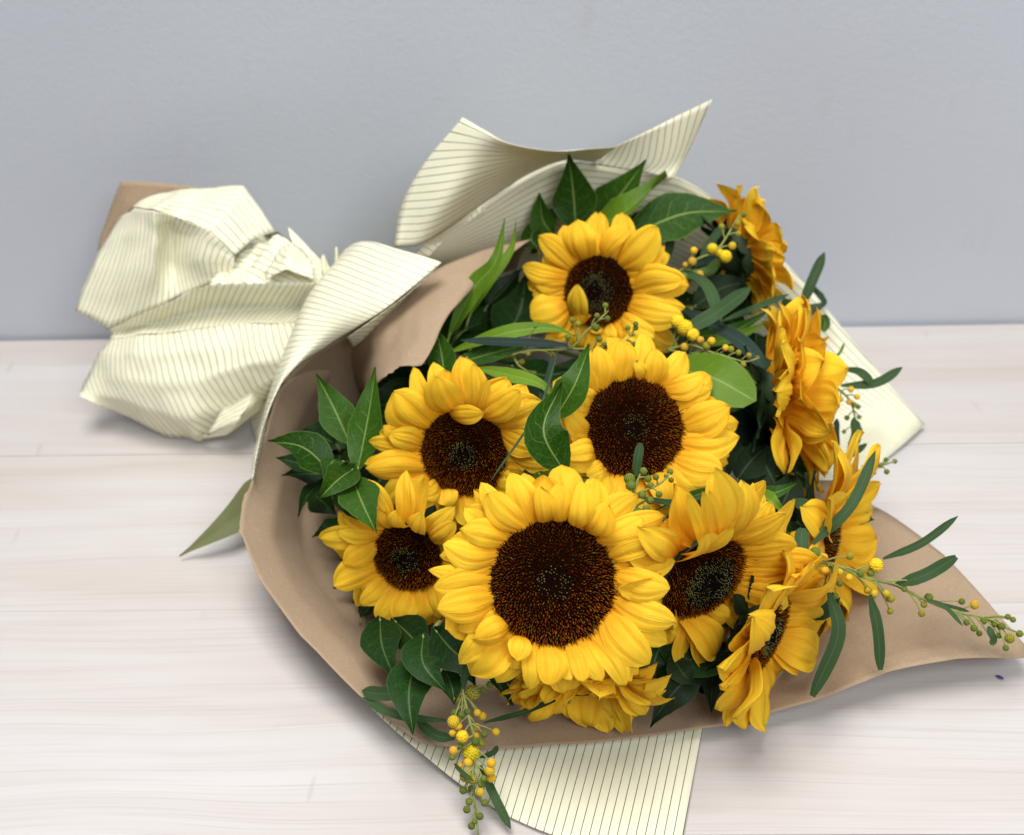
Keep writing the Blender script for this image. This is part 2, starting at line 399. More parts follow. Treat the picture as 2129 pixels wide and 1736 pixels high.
for (a, b, c) in (((690, 580), (699, 514), (712, 580)), ((655, 575), (672, 530), (695, 572)), ((712, 560), (725, 530), (740, 555))):
    sheet('gather', [[yy(*a, .86), yy((a[0] + c[0]) / 2, a[1] + 4, .853), yy(*c, .86)], [yy((a[0] + b[0]) / 2, (a[1] + b[1]) / 2, .868), yy(b[0] + 1, (a[1] + b[1]) / 2, .860), yy((c[0] + b[0]) / 2, (c[1] + b[1]) / 2, .868)],
                     [yy(b[0] - 2, b[1], .872), yy(b[0], b[1] - 1, .872), yy(b[0] + 2, b[1], .872)]], M_CR, paper, lin=.9, seed=b[0])
# cone: outside of the wrap from the knot to the front fold
OUT = [(752, 502, .168), (650, 603, .140), (592, 745, .112), (557, 862, .094), (530, 950, .083), (526, 996, .078)]
INN = [(919, 545, .172), (800, 642, .150), (690, 712, .122), (580, 800, .104), (545, 925, .087), (529, 997, .079)]
MID = [((a[0] + b[0]) / 2 - 2, (a[1] + b[1]) / 2 - 4, (a[2] + b[2]) / 2 + .006) for a, b in zip(OUT, INN)]
BEL = [(700, 540, .12), (640, 640, .085), (570, 775, .055), (545, 880, .035), (526, 958, .055), (525, 1000, .070)]
BOT = [(640, 640, .03), (560, 720, .012), (520, 850, .004), (532, 918, .003), (545, 985, .006), (560, 1030, .01)]
sheet('front_fold', [Hs(INN), Hs(MID), Hs(OUT), Hs(BEL), Hs(BOT)], M_CR, paper, sub=9, stripe='v', ang=0.12, amp=.0004, ns=25)
sheet('front_fold', [   # inner, folded under side of the strip
    Hs([(916, 548, .170), (855, 605, .158), (770, 668, .142), (722, 702, .126)]),
    Hs([(868, 590, .150), (820, 640, .140), (765, 690, .128), (728, 712, .118)]),
    Hs([(858, 620, .140), (800, 665, .130), (755, 706, .118), (735, 722, .108)])], M_CR, paper, stripe='v', ang=.6)
sheet('front_fold', [
    Hs([(400, 915, .004), (470, 905, .02), (560, 840, .03)]), Hs([(430, 905, .02), (500, 870, .04), (560, 800, .05)]), Hs([(480, 820, .045), (540, 780, .06), (590, 720, .07)])], M_CR, paper, lin=.9, stripe='h', amp=.0016, ns=40)
# rear wall of the wrap (inside, in shade) and right flap
E = [(862, 528, .140), (905, 490, .152), (1000, 428, .170), (1090, 368, .186), (1170, 335, .194), (1235, 340, .193), (1300, 353, .188), (1407, 367, .180), (1510, 433, .150), (1668, 582, .100), (1800, 742, .046), (1923, 882, .006)]
E2 = [(875, 545, .125), (920, 530, .130), (1010, 500, .135), (1110, 470, .140), (1190, 450, .145), (1250, 450, .143), (1310, 460, .138), (1400, 480, .13), (1480, 530, .105), (1610, 690, .055), (1740, 830, .022), (1888, 915, .005)]
E3 = [(890, 580, .09), (940, 580, .09), (1020, 580, .085), (1120, 570, .08), (1200, 570, .075), (1260, 580, .07), (1320, 590, .065), (1390, 610, .06), (1450, 660, .045), (1560, 780, .018), (1700, 910, .007), (1852, 945, .004)]
E4 = [(850, 660, .02), (900, 680, .02), (980, 700, .015), (1080, 700, .012), (1170, 710, .01), (1250, 720, .01), (1320, 730, .008), (1390, 750, .006), (1440, 800, .005), (1540, 900, .004), (1680, 1000, .0035), (1800, 990, .003)]
sheet('rear_wall', [Hs(E), Hs(E2), Hs(E3), Hs(E4)], M_CR, paper, lin=.25, stripe='h', ang=.06)
sheet('rear_flap', [
    Hs([(820, 514, .150), (885, 503, .156), (1000, 427, .171), (1090, 367, .187), (1170, 334, .195), (1235, 337, .194)]),
    Hs([(834, 430, .176), (925, 420, .190), (1020, 375, .198), (1110, 338, .206), (1190, 322, .205), (1250, 330, .200)]),
    Hs([(882, 340, .210), (970, 330, .222), (1050, 325, .222), (1135, 318, .220), (1210, 312, .215), (1262, 320, .206)]),
    Hs([(962, 244, .248), (1010, 272, .244), (1060, 298, .238), (1150, 314, .230), (1225, 310, .222), (1282, 305, .214)])], M_CR, paper, stripe='h')
sheet('rear_flap', [
    Hs([(1232, 340, .196), (1305, 353, .190), (1350, 362, .186), (1398, 374, .182)]),
    Hs([(1252, 325, .202), (1325, 328, .200), (1385, 330, .198), (1428, 322, .200)]),
    Hs([(1283, 303, .212), (1345, 273, .222), (1410, 240, .232), (1481, 206, .246)])], M_CR, paper, stripe='v', ang=.1)
sheet('rear_flap', [   # narrow turned strip left of the shaded wall
    Hs([(862, 530, .141), (905, 488, .1525), (1000, 427, .1705)]), Hs([(874, 532, .139), (925, 485, .150), (1005, 432, .169)]), Hs([(890, 536, .136), (935, 490, .148), (1010, 436, .168)])], M_CR, paper, stripe='h', ang=1.2)
# flap lying on the table at the front
sheet('front_flap', [
    Hs([(800, 1415, .010), (880, 1440, .009), (980, 1450, .008), (1120, 1450, .006), (1270, 1460, .005), (1390, 1480, .005), (1464, 1500, .0045)]),
    Hs([(765, 1424, .020), (845, 1490, .013), (935, 1540, .008), (1050, 1590, .006), (1180, 1620, .005), (1310, 1640, .004), (1443, 1610, .004)]),
    Hs([(728, 1424, .028), (790, 1490, .017), (868, 1559, .010), (958, 1632, .005), (1056, 1697, .003), (1185, 1746, .003), (1416, 1760, .003)])], M_CR, paper, lin=.4,
      proj=((h(1418, 1745, 0) - h(1464, 1500, 0)).cross(Vector((0, 0, 1)))).normalized(), sub=9)

# ------------------------------------------------------------------ kraft paper
kraft = thing('kraft_wrapping_paper', 'brown kraft paper lining opened like a trough under the sunflowers', 'wrapping paper', h(1000, 1300, 0.0))
rim = [(650, 745, .100), (578, 812, .100), (545, 925, .086), (528, 990, .078), (503, 1045, .072), (497, 1108, .066), (542, 1205, .056), (624, 1322, .046), (745, 1442, .033), (870, 1540, .022), (1000, 1557, .017), (1200, 1546, .015), (1500, 1510, .016), (1700, 1455, .020), (1850, 1396, .028), (1990, 1370, .030), (2140, 1367, .020)]
ma = [(690, 770, .075), (640, 830, .070), (600, 930, .062), (590, 990, .058), (570, 1060, .054), (565, 1120, .050), (605, 1210, .043), (680, 1310, .036), (790, 1420, .026), (910, 1490, .018), (1040, 1515, .014), (1220, 1505, .012), (1500, 1470, .012), (1680, 1400, .014), (1830, 1330, .019), (1980, 1310, .022), (2138, 1358, .0195)]
mb = [(725, 788, .040), (680, 848, .028), (658, 938, .022), (650, 1005, .019), (636, 1075, .018), (634, 1135, .017), (674, 1216, .015), (744, 1302, .013), (850, 1394, .012), (960, 1440, .011), (1080, 1465, .009), (1240, 1455, .008), (1480, 1410, .008), (1640, 1310, .008), (1810, 1210, .009), (1970, 1230, .012), (2135, 1350, .019)]
mc = [(800, 800, .008), (770, 870, .007), (750, 950, .006), (740, 1020, .006), (735, 1100, .006), (750, 1160, .006), (790, 1220, .006), (850, 1280, .006), (940, 1340, .006), (1040, 1370, .006), (1150, 1400, .006), (1280, 1380, .006), (1450, 1300, .006), (1590, 1180, .006), (1822, 1056, .006), (1962, 1152, .009), (2132, 1342, .0185)]
sheet('trough_sheet', [Hs(rim), Hs(ma), Hs(mb), Hs(mc)], M_KR, kraft, sub=7, lin=.7, amp=.0014, ns=10, rough_edge=lambda NR, NC: [(0, j) for j in range(10, 40)])
sheet('trough_sheet', [Hs(mc[:15]), Hs([(900, 800, .005), (900, 870, .005), (880, 950, .005), (880, 1020, .005), (880, 1060, .005), (900, 1100, .005), (950, 1140, .005), (1000, 1180, .005), (1080, 1200, .005), (1150, 1200, .005), (1250, 1200, .005), (1350, 1150, .005), (1500, 1080, .005), (1600, 1000, .005), (1750, 1000, .0045)])], M_KR, kraft, sub=5)
sheet('top_flap', [
    Hs([(1104, 497, .158), (1000, 520, .160), (925, 550, .157), (862, 592, .146), (790, 650, .132), (700, 708, .108)]),
    Hs([(1060, 530, .155), (975, 578, .156), (910, 615, .152), (840, 660, .140), (775, 705, .122), (712, 740, .075)]),
    Hs([(1010, 572, .150), (950, 632, .150), (900, 680, .146), (835, 715, .136), (778, 745, .114), (728, 775, .055)]),
    Hs([(1000, 578, .149), (942, 640, .148), (882, 752, .138), (830, 762, .134), (784, 798, .116), (748, 815, .045)])], M_KR, kraft, sub=9, lin=.3, amp=.0012, ns=22, seed=3,
      rough_edge=lambda NR, NC: [(NR - 1, j) for j in range(18, 37)])
sheet('top_flap', [   # inside of the closed side, in shade under the flap
    Hs([(790, 655, .125), (720, 692, .120), (650, 735, .112), (585, 795, .103)]), Hs([(790, 740, .07), (730, 770, .065), (680, 800, .062), (630, 840, .06)]), Hs([(850, 800, .02), (800, 830, .02), (760, 850, .02), (700, 880, .02)])], M_KR, kraft)
sheet('top_flap', [   # back side behind the flap: closes the cone over the stems
    Hs([(1104, 499, .157), (1000, 523, .158), (925, 552, .155), (862, 594, .144), (700, 700, .11)]), Hs([(1080, 540, .11), (1000, 560, .11), (930, 590, .11), (860, 640, .10), (720, 730, .08)]), Hs([(1060, 620, .03), (980, 640, .03), (920, 660, .03), (860, 700, .03), (760, 780, .03)])], M_KR, kraft)
sheet('tail', [
    [yy(250, 377, .948), yy(300, 378, .948), yy(390, 386, .945), yy(430, 400, .94)],
    [yy(222, 455, .946), yy(290, 450, .938), yy(360, 450, .938), yy(430, 460, .935)],
    [yy(203, 530, .935), yy(270, 540, .93), yy(350, 550, .925), yy(430, 550, .92)],
    [yy(222, 684, .895), yy(270, 672, .90), yy(350, 640, .90), yy(430, 620, .90)]], M_KR, kraft, amp=.0006)
TIE = h(660, 600, .055)

# ------------------------------------------------------------------ petals, leaves
def petal(parent, B, T, w, N, arch=.12, cup=-.16, grooves=.05, tipx=.75, twist=0., seed=0, mat=None, name='petal', curl=0., basew=.42, nu=14, nv=19, crinkle=.045):
    rng = random.Random(seed); ax = T - B; L = ax.length; ax = ax / L
    sd = ax.cross(N)
    if sd.length < 1e-4: sd = ax.orthogonal()
    sd.normalize(); up = sd.cross(ax).normalized()
    G = [rng.uniform(-.58, -.32), rng.uniform(-.1, .12), rng.uniform(.32, .58)]; GD = [1., rng.choice((.25, .5, -.4)), 1.]
    wv = rng.uniform(0, 6.28); bend = rng.uniform(-.11, .11); off = Vector((rng.uniform(0, 99), rng.uniform(0, 99), seed % 97))
    pk = rng.uniform(.40, .60); asym = rng.uniform(-.10, .10); wf = rng.uniform(5, 9); wa = rng.uniform(.015, .06); fold = rng.choice((0, 0, 0, 1, -1)) * rng.uniform(.1, .4)
    V, uv, tint = [], [], []
    for i in range(nu):
        s = i / (nu - 1)
        if s < pk: pr = basew + (1 - basew) * math.sin(s / pk * math.pi / 2)
        else: pr = max(.0, 1 - ((s - pk) / (1 - pk)) ** 2.3) ** tipx
        pr = max(pr, .03)
        c = B + ax * (L * s) + up * (arch * L * 4 * s * (1 - s) + curl * L * max(0, s - .55) ** 2 * 3) + sd * (bend * L * math.sin(math.pi * s))
        tw = twist * s; sdd = sd * math.cos(tw) + up * math.sin(tw); upp = up * math.cos(tw) - sd * math.sin(tw)
        ga = math.sin(math.pi * min(1, .08 + s * .95)) ** .6
        for j in range(nv):
            x = -1 + 2 * j / (nv - 1)
            gv = [d * math.exp(-((x - g) / .085) ** 2) for g, d in zip(G, GD)]
            z = cup * w * x * x * (.4 + .6 * pr) - grooves * w * sum(gv) * ga
            z += wa * w * math.sin(wv + s * wf + (2.2 if x > 0 else 0)) * abs(x) ** 2.2
            z += fold * w * max(0, abs(x) - .55) * (1 if x * fold > 0 else 0) * s
            z += crinkle * w * noise.noise(Vector((x * 1.3, s * 2.6, 0)) + off) * (.3 + s) + .012 * w * math.sin(x * 26)
            e = 1 + .035 * noise.noise(Vector((s * 7, 3. if x > 0 else 0., 0)) + off)
            V.append(c + sdd * (x * w / 2 * pr * (1 + asym * x) * e) + upp * z - B); uv.append((x * .5 + .5, s))
            gg = max(0, min(1, sum(max(0, q) for q in gv) * ga)); tint.append((gg, gg, gg, 1))
    return link(name, mesh(name, V, gridfaces(nu, nv), mat or M_PET, uv, tint), parent, B - parent.location)

def leaf(parent, pts, w, mat, fold=.18, roll=0., wave=.03, seed=0, name='leaf', narrow=False, hint=None, blunt=False):
    rng = random.Random(seed + 991); n = 15 if not narrow else 13; nv = 9 if not narrow else 5
    sp = spline(pts, n); B = sp[0]; hint = hint or (-ray(*(CU, CV)) * .8 + Vector((0, 0, .6))); V, uv = [], []
    ph = rng.uniform(0, 6)
    for i, c in enumerate(sp):
        s = i / (n - 1); d = (sp[min(i + 1, n - 1)] - sp[max(i - 1, 0)]).normalized()
        sd = d.cross(hint).normalized(); up = sd.cross(d)
        if roll: sd, up = sd * math.cos(roll) + up * math.sin(roll), up * math.cos(roll) - sd * math.sin(roll)
        if narrow: pr = min(1, .3 + 2.6 * s) * (1 - max(0, (s - .72) / .28) ** 2.4 * (.62 if blunt else .93))
        else:
            q = (s - .42) / .58
            pr = math.sin(math.pi / 2 * s / .42) ** .8 if s < .42 else max(0, 1 - q ** (1.12 if not blunt else 1.9)) ** (1.12 if not blunt else .5)
            pr = max(pr, .03)
        for j in range(nv):
            x = -1 + 2 * j / (nv - 1)
            z = fold * w * (abs(x) - .25 * x * x) + wave * w * math.sin(ph + s * 9 + (2 if x > 0 else 0)) * abs(x) ** 1.5 + (.012 * w * math.cos(s * 7 * 6.28) * abs(x) if not narrow else 0)
            V.append(c + sd * (x * w / 2 * pr) + up * z - B); uv.append((x * .5 + .5, s))
    return link(name, mesh(name, V, gridfaces(n, nv), mat, uv), parent, B - parent.location)

# ------------------------------------------------------------------ sunflowers
def disc_mesh(parent, C, N, X, Y, R, dome, n, button, seed):
    rng = random.Random(seed); V, Fc = [], []; nr, ns = 8, 28
    def hgt(q): return dome * (1 - q ** 2.6) - .25 * dome * math.exp(-(q / max(.15, button * .8)) ** 2)
    for i in range(nr + 1):
        q = i / nr
        for k in range(ns):
            a = 2 * math.pi * k / ns; V.append((X * math.cos(a) + Y * math.sin(a)) * (R * max(q, .01)) + N * (hgt(q) * R - .0008))
    for i in range(nr):
        for k in range(ns): k2 = (k + 1) % ns; Fc.append((i * ns + k, (i + 1) * ns + k, (i + 1) * ns + k2, i * ns + k2))
    dk = link('disc', mesh('disc', V, Fc, M_DISC), parent, C - parent.location)
    V, Fc, T = [], [], []
    for i in range(n):
        q = math.sqrt((i + .5) / n); a = i * 2.399963
        rad = X * math.cos(a) + Y * math.sin(a); tan = N.cross(rad); q2 = q * 1.02
        jit = R * 1.25 / math.sqrt(n) * .42
        p = rad * (R * q2 + rng.uniform(-jit, jit)) + tan * rng.uniform(-jit, jit) + N * (hgt(min(q, 1)) * R - .0006)
        inb = q < button * rng.uniform(.85, 1.12); sz = R * 1.25 / math.sqrt(n)
        ht = sz * (1.1 if inb else rng.uniform(1.2, 3.0))
        lean = rad * (-.1 if inb else .25 + q ** 5 * 1.1) + tan * rng.uniform(-.3, .3) + rad * rng.uniform(-.25, .25)
        ap = p + (N + lean).normalized() * ht; sz *= .85
        b = len(V)
        for s in range(4):
            d = rad * math.cos(s * math.pi / 2) + tan * math.sin(s * math.pi / 2); V.append(p + d * sz * .5)
        d2 = rad * .25 + tan * .25; V.append(ap + d2 * sz * .45); V.append(ap - d2 * sz * .45)
        Fc += [(b, b + 1, b + 4), (b + 1, b + 2, b + 5, b + 4), (b + 2, b + 3, b + 5), (b + 3, b, b + 4, b + 5)]
        u = rng.random()
        if inb:
            rimb = abs(q / max(button, .01) - .85)
            if u < (.6 if rimb < .4 else .12): tip = (.30, .29, .09); 
            else: tip = (.006, .010, .013) if u < .9 else (.04, .05, .05)
            bs = (.004, .006, .007)
        else:
            o = .34 + .75 * max(0, q - .45)
            if u < o: tip = (.42 * rng.uniform(.35, 1.2), .125 * rng.uniform(.5, 1.2), .006)
            elif u > .985: tip = (.35, .26, .14)
            elif q < button * 1.9: tip = (.085, .015, .003)
            else: tip = (.21, .042, .007)
            bs = (.040, .0085, .002)
        T += [(*bs, 1)] * 4 + [(*tip, 1)] * 2
    o = link('floret', mesh('floret', V, Fc, M_FLO, tint=T, smooth=False), dk); o['kind'] = 'stuff'

def sunflower(label, uvh, nrm, R, seed, spec=(), zz=None, zs=.31, back=None, rings=(), mat=None, dome=.22, n=1500, button=.3, bracts=(16, .022), stem=True, lift0=.004):
    rng = random.Random(seed); C = h(*uvh); N = camvec(*nrm); X = (RT - N * RT.dot(N)).normalized(); Y = N.cross(X); mat = mat or M_PET
    t = thing('sunflower', label, 'sunflower', C, 'sunflowers in the bouquet')
    disc_mesh(t, C, N, X, Y, R, dome, n, button, seed)
    D = depth(C)
    def rimp(d, k=.965, dz=-.002): return C + d * (R * k) + N * dz
    for k, sp in enumerate(spec):
        tx, ty, w = sp[:3]; lift = sp[3] if len(sp) > 3 else 0.; base = sp[4] if len(sp) > 4 else None; arch = sp[5] if len(sp) > 5 else .10
        cup = sp[6] if len(sp) > 6 else -.11
        lf = lift * 1.15 + (k % 2) * .0026 + rng.uniform(-.001, .001) + lift0
        Tp = onplane(*zz(tx, ty), C + N * lf, N); bd = (onplane(*zz(*base), C, N) if base else Tp) - C
        bd = (bd - N * bd.dot(N)).normalized(); B = rimp(bd, .96, -.0015 + (k % 3) * .0007)
        dl = Tp - B
        if dl.length > .068: Tp = B + dl.normalized() * .068
        petal(t, B, Tp, w * 1.08 * zs * D / F, N, arch=arch + rng.uniform(-.02, .03), cup=cup + rng.uniform(-.05, .05), seed=seed * 100 + k, mat=mat, twist=rng.uniform(-.18, .18), tipx=rng.uniform(.52, .85), curl=rng.uniform(-.25, .05), basew=.5)
    allr = list(rings)
    if back: allr.append(back)
    for (m, L, el, w, ph, dz, *ex) in allr:
        for k in range(m):
            a = ph + 2 * math.pi * (k + rng.uniform(-.22, .22)) / m; d = X * math.cos(a) + Y * math.sin(a)
            e = math.radians(el + (ex[0] * d.dot(RT) if ex else 0) + rng.uniform(-13, 13)); ln = L * rng.uniform(.8, 1.15)
            d2 = (d + N.cross(d) * rng.uniform(-.22, .22)).normalized(); B = rimp(d, .94, dz + rng.uniform(-.001, .001))
            Tp = B + (d2 * math.cos(e) + N * math.sin(e)) * ln
            petal(t, B, Tp, w * rng.uniform(.8, 1.2), N * math.cos(e) - d * math.sin(e), arch=rng.uniform(.03, .16), cup=rng.uniform(-.22, .14), crinkle=.09, seed=seed * 100 + 60 + k + int(L * 1e4), mat=mat, twist=rng.uniform(-.4, .4), basew=.52, tipx=rng.uniform(.5, .8), curl=rng.uniform(-.5, .3))
    nb, bl = bracts
    for k in range(nb):
        a = 2 * math.pi * (k + rng.uniform(-.2, .2)) / nb; d = X * math.cos(a) + Y * math.sin(a); B = C + d * R * .72 - N * (.008 + (k % 2) * .002)
        el = rng.uniform(-.7, .1); Tp = B + (d + N * el).normalized() * bl * rng.uniform(.8, 1.3)
        leaf(t, [B, (B + Tp) / 2 - N * .002 + d * .002, Tp], .011, M_BR, fold=.2, seed=seed + k, name='bract', hint=-N)
    # green back of the head
    V, Fc = [], []; ns = 20; prof = [(1.0, -.001), (1.02, -.006), (.8, -.014), (.4, -.020), (.16, -.024)]
    for q, z in prof:
        for k in range(ns): a = 2 * math.pi * k / ns; V.append((X * math.cos(a) + Y * math.sin(a)) * R * q + N * z)
    for i in range(len(prof) - 1):
        for k in range(ns): k2 = (k + 1) % ns; Fc.append((i * ns + k, i * ns + k2, (i + 1) * ns + k2, (i + 1) * ns + k))
    link('calyx', mesh('calyx', V, Fc, M_CALYX), t)
    if stem:
        P0 = C - N * .022; P1 = C - N * .055; P1.z = max(P1.z, .02); P2 = P1.lerp(TIE, .55); P2.z = max(.02, P2.z * .8)
        tubes('stem', [(spline([P0, P1, P2, TIE + Vector((rng.uniform(-.01, .01), rng.uniform(-.008, .008), rng.uniform(-.012, .012)))], 16), .0045, .0035)], M_STEM, t, C)
    return t

sunflower('largest sunflower, full face toward the viewer at the front centre of the bouquet', (1150, 1213, .135), (.03, .03, 1), .0338, 1, n=1600, button=.27, dome=.16, zz=zm, zs=.31434, spec=[
    (450, 130, 150, -.006), (650, 72, 200, -.002), (490, 205, 190, .004, (745, 440)), (330, 440, 180, .003, (640, 520)), (210, 545, 175, .005, (560, 600)), (180, 620, 130, -.004, (540, 640)),
    (104, 710, 130, .001, (500, 675)), (146, 830, 175, .003, (515, 770)), (160, 965, 240, .005, (530, 900)), (300, 1110, 150, -.004, (560, 980)),
    (430, 1165, 170, .006, (650, 1060), .30, -.3), (690, 1300, 150, .002, (740, 1110), .2), (660, 1370, 140, -.003, (760, 1140)), (780, 1510, 150, -.004, (800, 1150)), (915, 1470, 190, .004, (890, 1175)), (1050, 1440, 120, -.002, (960, 1180)),
    (1135, 1448, 140, .003, (1040, 1195)), (1255, 1440, 140, .001, (1110, 1190)), (1415, 1470, 160, .003, (1180, 1165)), (1500, 1400, 130, -.005, (1230, 1110)), (1560, 1330, 230, .006, (1290, 1010)),
    (1690, 1200, 170, -.003, (1330, 980)), (1740, 1060, 200, .005, (1350, 900)), (1690, 840, 220, .004, (1350, 760)), (1740, 650, 140, -.006, (1340, 690)), (1593, 520, 200, .006, (1300, 610)),
    (1525, 375, 160, .003, (1240, 500)), (1675, 350, 150, -.008, (1250, 480)), (1290, 280, 180, .010, (1180, 440), .28, -.22), (1130, 165, 165, .010, (1090, 445), .26, -.22), (985, 160, 150, .009, (970, 430), .26, -.22), (850, 170, 140, .007, (870, 410), .22, -.2), (1200, 95, 190, -.003, (1130, 430))],
    back=(24, .031, -4, .019, .1, -.004))
sunflower('round open sunflower behind the largest one, with a green bud sprig over its brown centre', (1320, 890, .125), (.12, .10, 1), .0325, 2, n=1500, button=.28, dome=.16, zz=zf, zs=.23953, spec=[
    (330, 230, 220, .0, (400, 560)), (430, 200, 190, .004, (440, 560)), (610, 130, 260, .003, (600, 510)), (830, 60, 200, -.006, (760, 480)), (760, 330, 110, .004, (800, 480)), (930, 220, 200, .003, (880, 560)), (1340, 440, 200, .003, (970, 600), .16),
    (1400, 560, 220, .001, (1080, 690)), (1460, 660, 200, -.002, (1100, 770)), (1568, 710, 300, .007, (1130, 900)), (1655, 840, 240, -.004, (1160, 930)), (1645, 970, 250, .002, (1170, 1030)), (1560, 1200, 200, -.005, (1150, 1100)), (1500, 1260, 280, .006, (1110, 1190)),
    (1350, 1440, 230, .002, (1070, 1290)), (1160, 1510, 200, -.004, (1020, 1340)), (1050, 1560, 230, .004, (900, 1400), .24), (560, 1570, 200, .003, (600, 1400)), (480, 1540, 200, -.003, (560, 1380)), (240, 1420, 230, -.002, (460, 1280)), (330, 1290, 140, .006, (430, 1240), .2), (60, 1310, 180, -.002, (370, 1200)),
    (120, 1170, 220, .005, (350, 1180), .3), (130, 1120, 180, .008, (350, 1100), .35), (150, 770, 180, .003, (320, 960), .2), (200, 880, 150, .001, (310, 1000)), (210, 700, 130, .002, (320, 730)), (290, 640, 150, .001, (370, 690)), (270, 560, 150, -.003, (340, 640))],
    back=(24, .030, -2, .018, .3, -.004))
sunflower('sunflower at left with upright petals at the back folding over its very dark centre', (965, 943, .118), (-.15, -.32, 1), .0285, 3, n=1600, button=.34, dome=.2, zz=za, zs=.34432, spec=[
    (1170, 155, 150, -.008, (1250, 480)), (1345, 130, 170, -.002, (1370, 450)), (1425, 160, 140, .002, (1420, 460)), (1200, 250, 220, .012, (1330, 500)), (1508, 250, 70, .006, (1430, 470)), (1705, 320, 170, .006, (1470, 480)), (1640, 270, 160, -.006, (1500, 480)), (1835, 390, 200, -.002, (1560, 490)), (1495, 455, 110, .014, (1300, 520), .1),
    (1845, 665, 160, .004, (1600, 560)), (1925, 680, 170, -.002, (1625, 640)), (1915, 770, 170, .001, (1630, 690)), (1775, 815, 170, .002, (1590, 800)), (1650, 900, 190, -.003, (1530, 850)), (1500, 1120, 150, -.003, (1440, 920)), (1390, 1140, 170, .001, (1360, 940)), (1250, 1010, 130, .006, (1250, 930), .25), (1110, 960, 120, .008, (1190, 900), .3),
    (885, 1040, 210, .004, (1150, 850)), (780, 810, 190, .005, (1120, 800)), (765, 765, 150, .0, (1110, 730)), (785, 635, 120, -.004, (1110, 700)), (880, 540, 100, .002, (1120, 680)), (915, 590, 150, .004, (1130, 650)), (900, 400, 190, -.003, (1170, 600)), (945, 350, 270, .007, (1190, 570)), (900, 480, 170, -.005, (1150, 620))],
    back=(20, .032, -2, .017, .2, -.004))
sunflower('small low sunflower tucked beside the left kraft edge, below the leafy sprig', (845, 1160, .078), (-.32, -.30, 1), .0222, 4, n=1100, button=.4, dome=.2, zz=za, zs=.34432, spec=[
    (480, 1220, 150, .0, (830, 1210)), (600, 1185, 90, .004, (850, 1190)), (640, 1370, 150, .006, (830, 1240), .15), (580, 1500, 190, .004, (840, 1390)), (740, 1610, 130, .005, (900, 1470)), (760, 1560, 110, -.002, (870, 1450)), (845, 1710, 150, .004, (960, 1500)), (960, 1730, 180, .005, (1040, 1520)), (1080, 1735, 150, .001, (1100, 1530)), (1210, 1700, 150, -.003, (1170, 1520)), (700, 1120, 120, -.003, (870, 1170)),
    (850, 1050, 150, .002, (920, 1160)), (960, 1050, 130, .008, (1000, 1160), .3), (1110, 1060, 130, .006, (1070, 1160), .25), (1300, 1130, 110, .003, (1180, 1210))],
    back=(16, .030, 0, .015, .1, -.003))
sunflower('topmost sunflower beneath the upright green leaves, its blue-black button off centre', (1243, 606, .138), (-.42, -.15, 1), .0262, 5, n=1600, button=.55, dome=.3, zz=zc, zs=.26953, spec=[
    (395, 660, 190, .004, (640, 890)), (260, 900, 150, .001, (560, 950), .25), (340, 960, 190, .006, (590, 1020), .15), (345, 1120, 200, .0, (590, 1080)), (332, 1290, 290, .006, (640, 1180), .18), (690, 1050, 170, .014, (730, 1290), .15), (660, 1300, 150, .012, (760, 1320)), (580, 580, 150, -.004, (680, 840)), (680, 550, 250, .006, (740, 840), .2), (830, 600, 200, -.005, (800, 830)), (1090, 600, 150, -.003, (880, 850), .2), (1300, 595, 240, .006, (990, 920)), (1360, 740, 180, -.002, (1030, 960)),
    (1350, 830, 120, -.004, (1050, 980)), (1555, 1040, 220, -.002, (1090, 1020)), (1480, 1000, 210, .006, (1090, 1060)), (1510, 1220, 190, .0, (1110, 1170)), (1490, 1290, 210, .005, (1100, 1220)), (1420, 1540, 260, .0, (1080, 1320), .06), (1270, 1440, 190, .006, (1050, 1340)), (1210, 1560, 190, .003, (1000, 1380)), (960, 1440, 140, .006, (930, 1380)), (860, 1420, 150, -.003, (860, 1370))],
    back=(20, .032, -2, .017, .2, -.004))
sunflower('tilted sunflower right of the largest one, showing an oval blue-black button', (1466, 1203, .118), (.62, -.66, 1), .0268, 6, n=1700, button=.62, dome=.3, zz=ze, zs=.38967, spec=[
    (348, 255, 80, .014, (420, 480)), (422, 228, 80, .012, (450, 470)), (470, 240, 70, .014, (480, 460)), (520, 135, 160, .006, (520, 430)), (655, 200, 150, .004, (570, 430)), (700, 190, 110, -.004, (600, 430)), (862, 350, 200, .004, (610, 480)), (800, 300, 180, -.004, (600, 460)), (570, 430, 140, .018, (330, 560), .1), (430, 440, 120, .020, (270, 580), .1),
    (918, 510, 200, .006, (600, 570)), (1030, 600, 150, -.004, (610, 620)), (920, 700, 150, .0, (590, 660)), (875, 830, 190, .006, (560, 740)), (1000, 690, 130, -.006, (590, 650)), (730, 910, 170, .0, (520, 790)), (560, 900, 120, .004, (440, 840)), (495, 1110, 170, .004, (330, 890)), (430, 1060, 130, -.003, (380, 870)), (260, 960, 160, .002, (290, 850))],
    back=(20, .037, 4, .018, .1, -.004))
sunflower('sunflower facing right at the lower right rim, its brown centre seen as a thin strip', (1600, 1322, .070), (1.75, -.75, 1), .0245, 7, n=1100, button=.5, dome=.12, zz=ze, zs=.38967,
    rings=((12, .036, 24, .031, .1, -.001, 28), (12, .036, 8, .030, .35, -.003, 26)))
sunflower('sunflower turned away to the right, petals in profile beside the dark green bracts', (1618, 822, .100), (.95, .10, .16), .0265, 8, n=700, rings=((15, .050, 36, .033, .1, 0), (15, .048, 18, .032, .3, -.002), (13, .044, 60, .031, .5, .001), (10, .030, 70, .026, .2, .002), (13, .038, 2, .030, .15, -.003)), bracts=(20, .026))
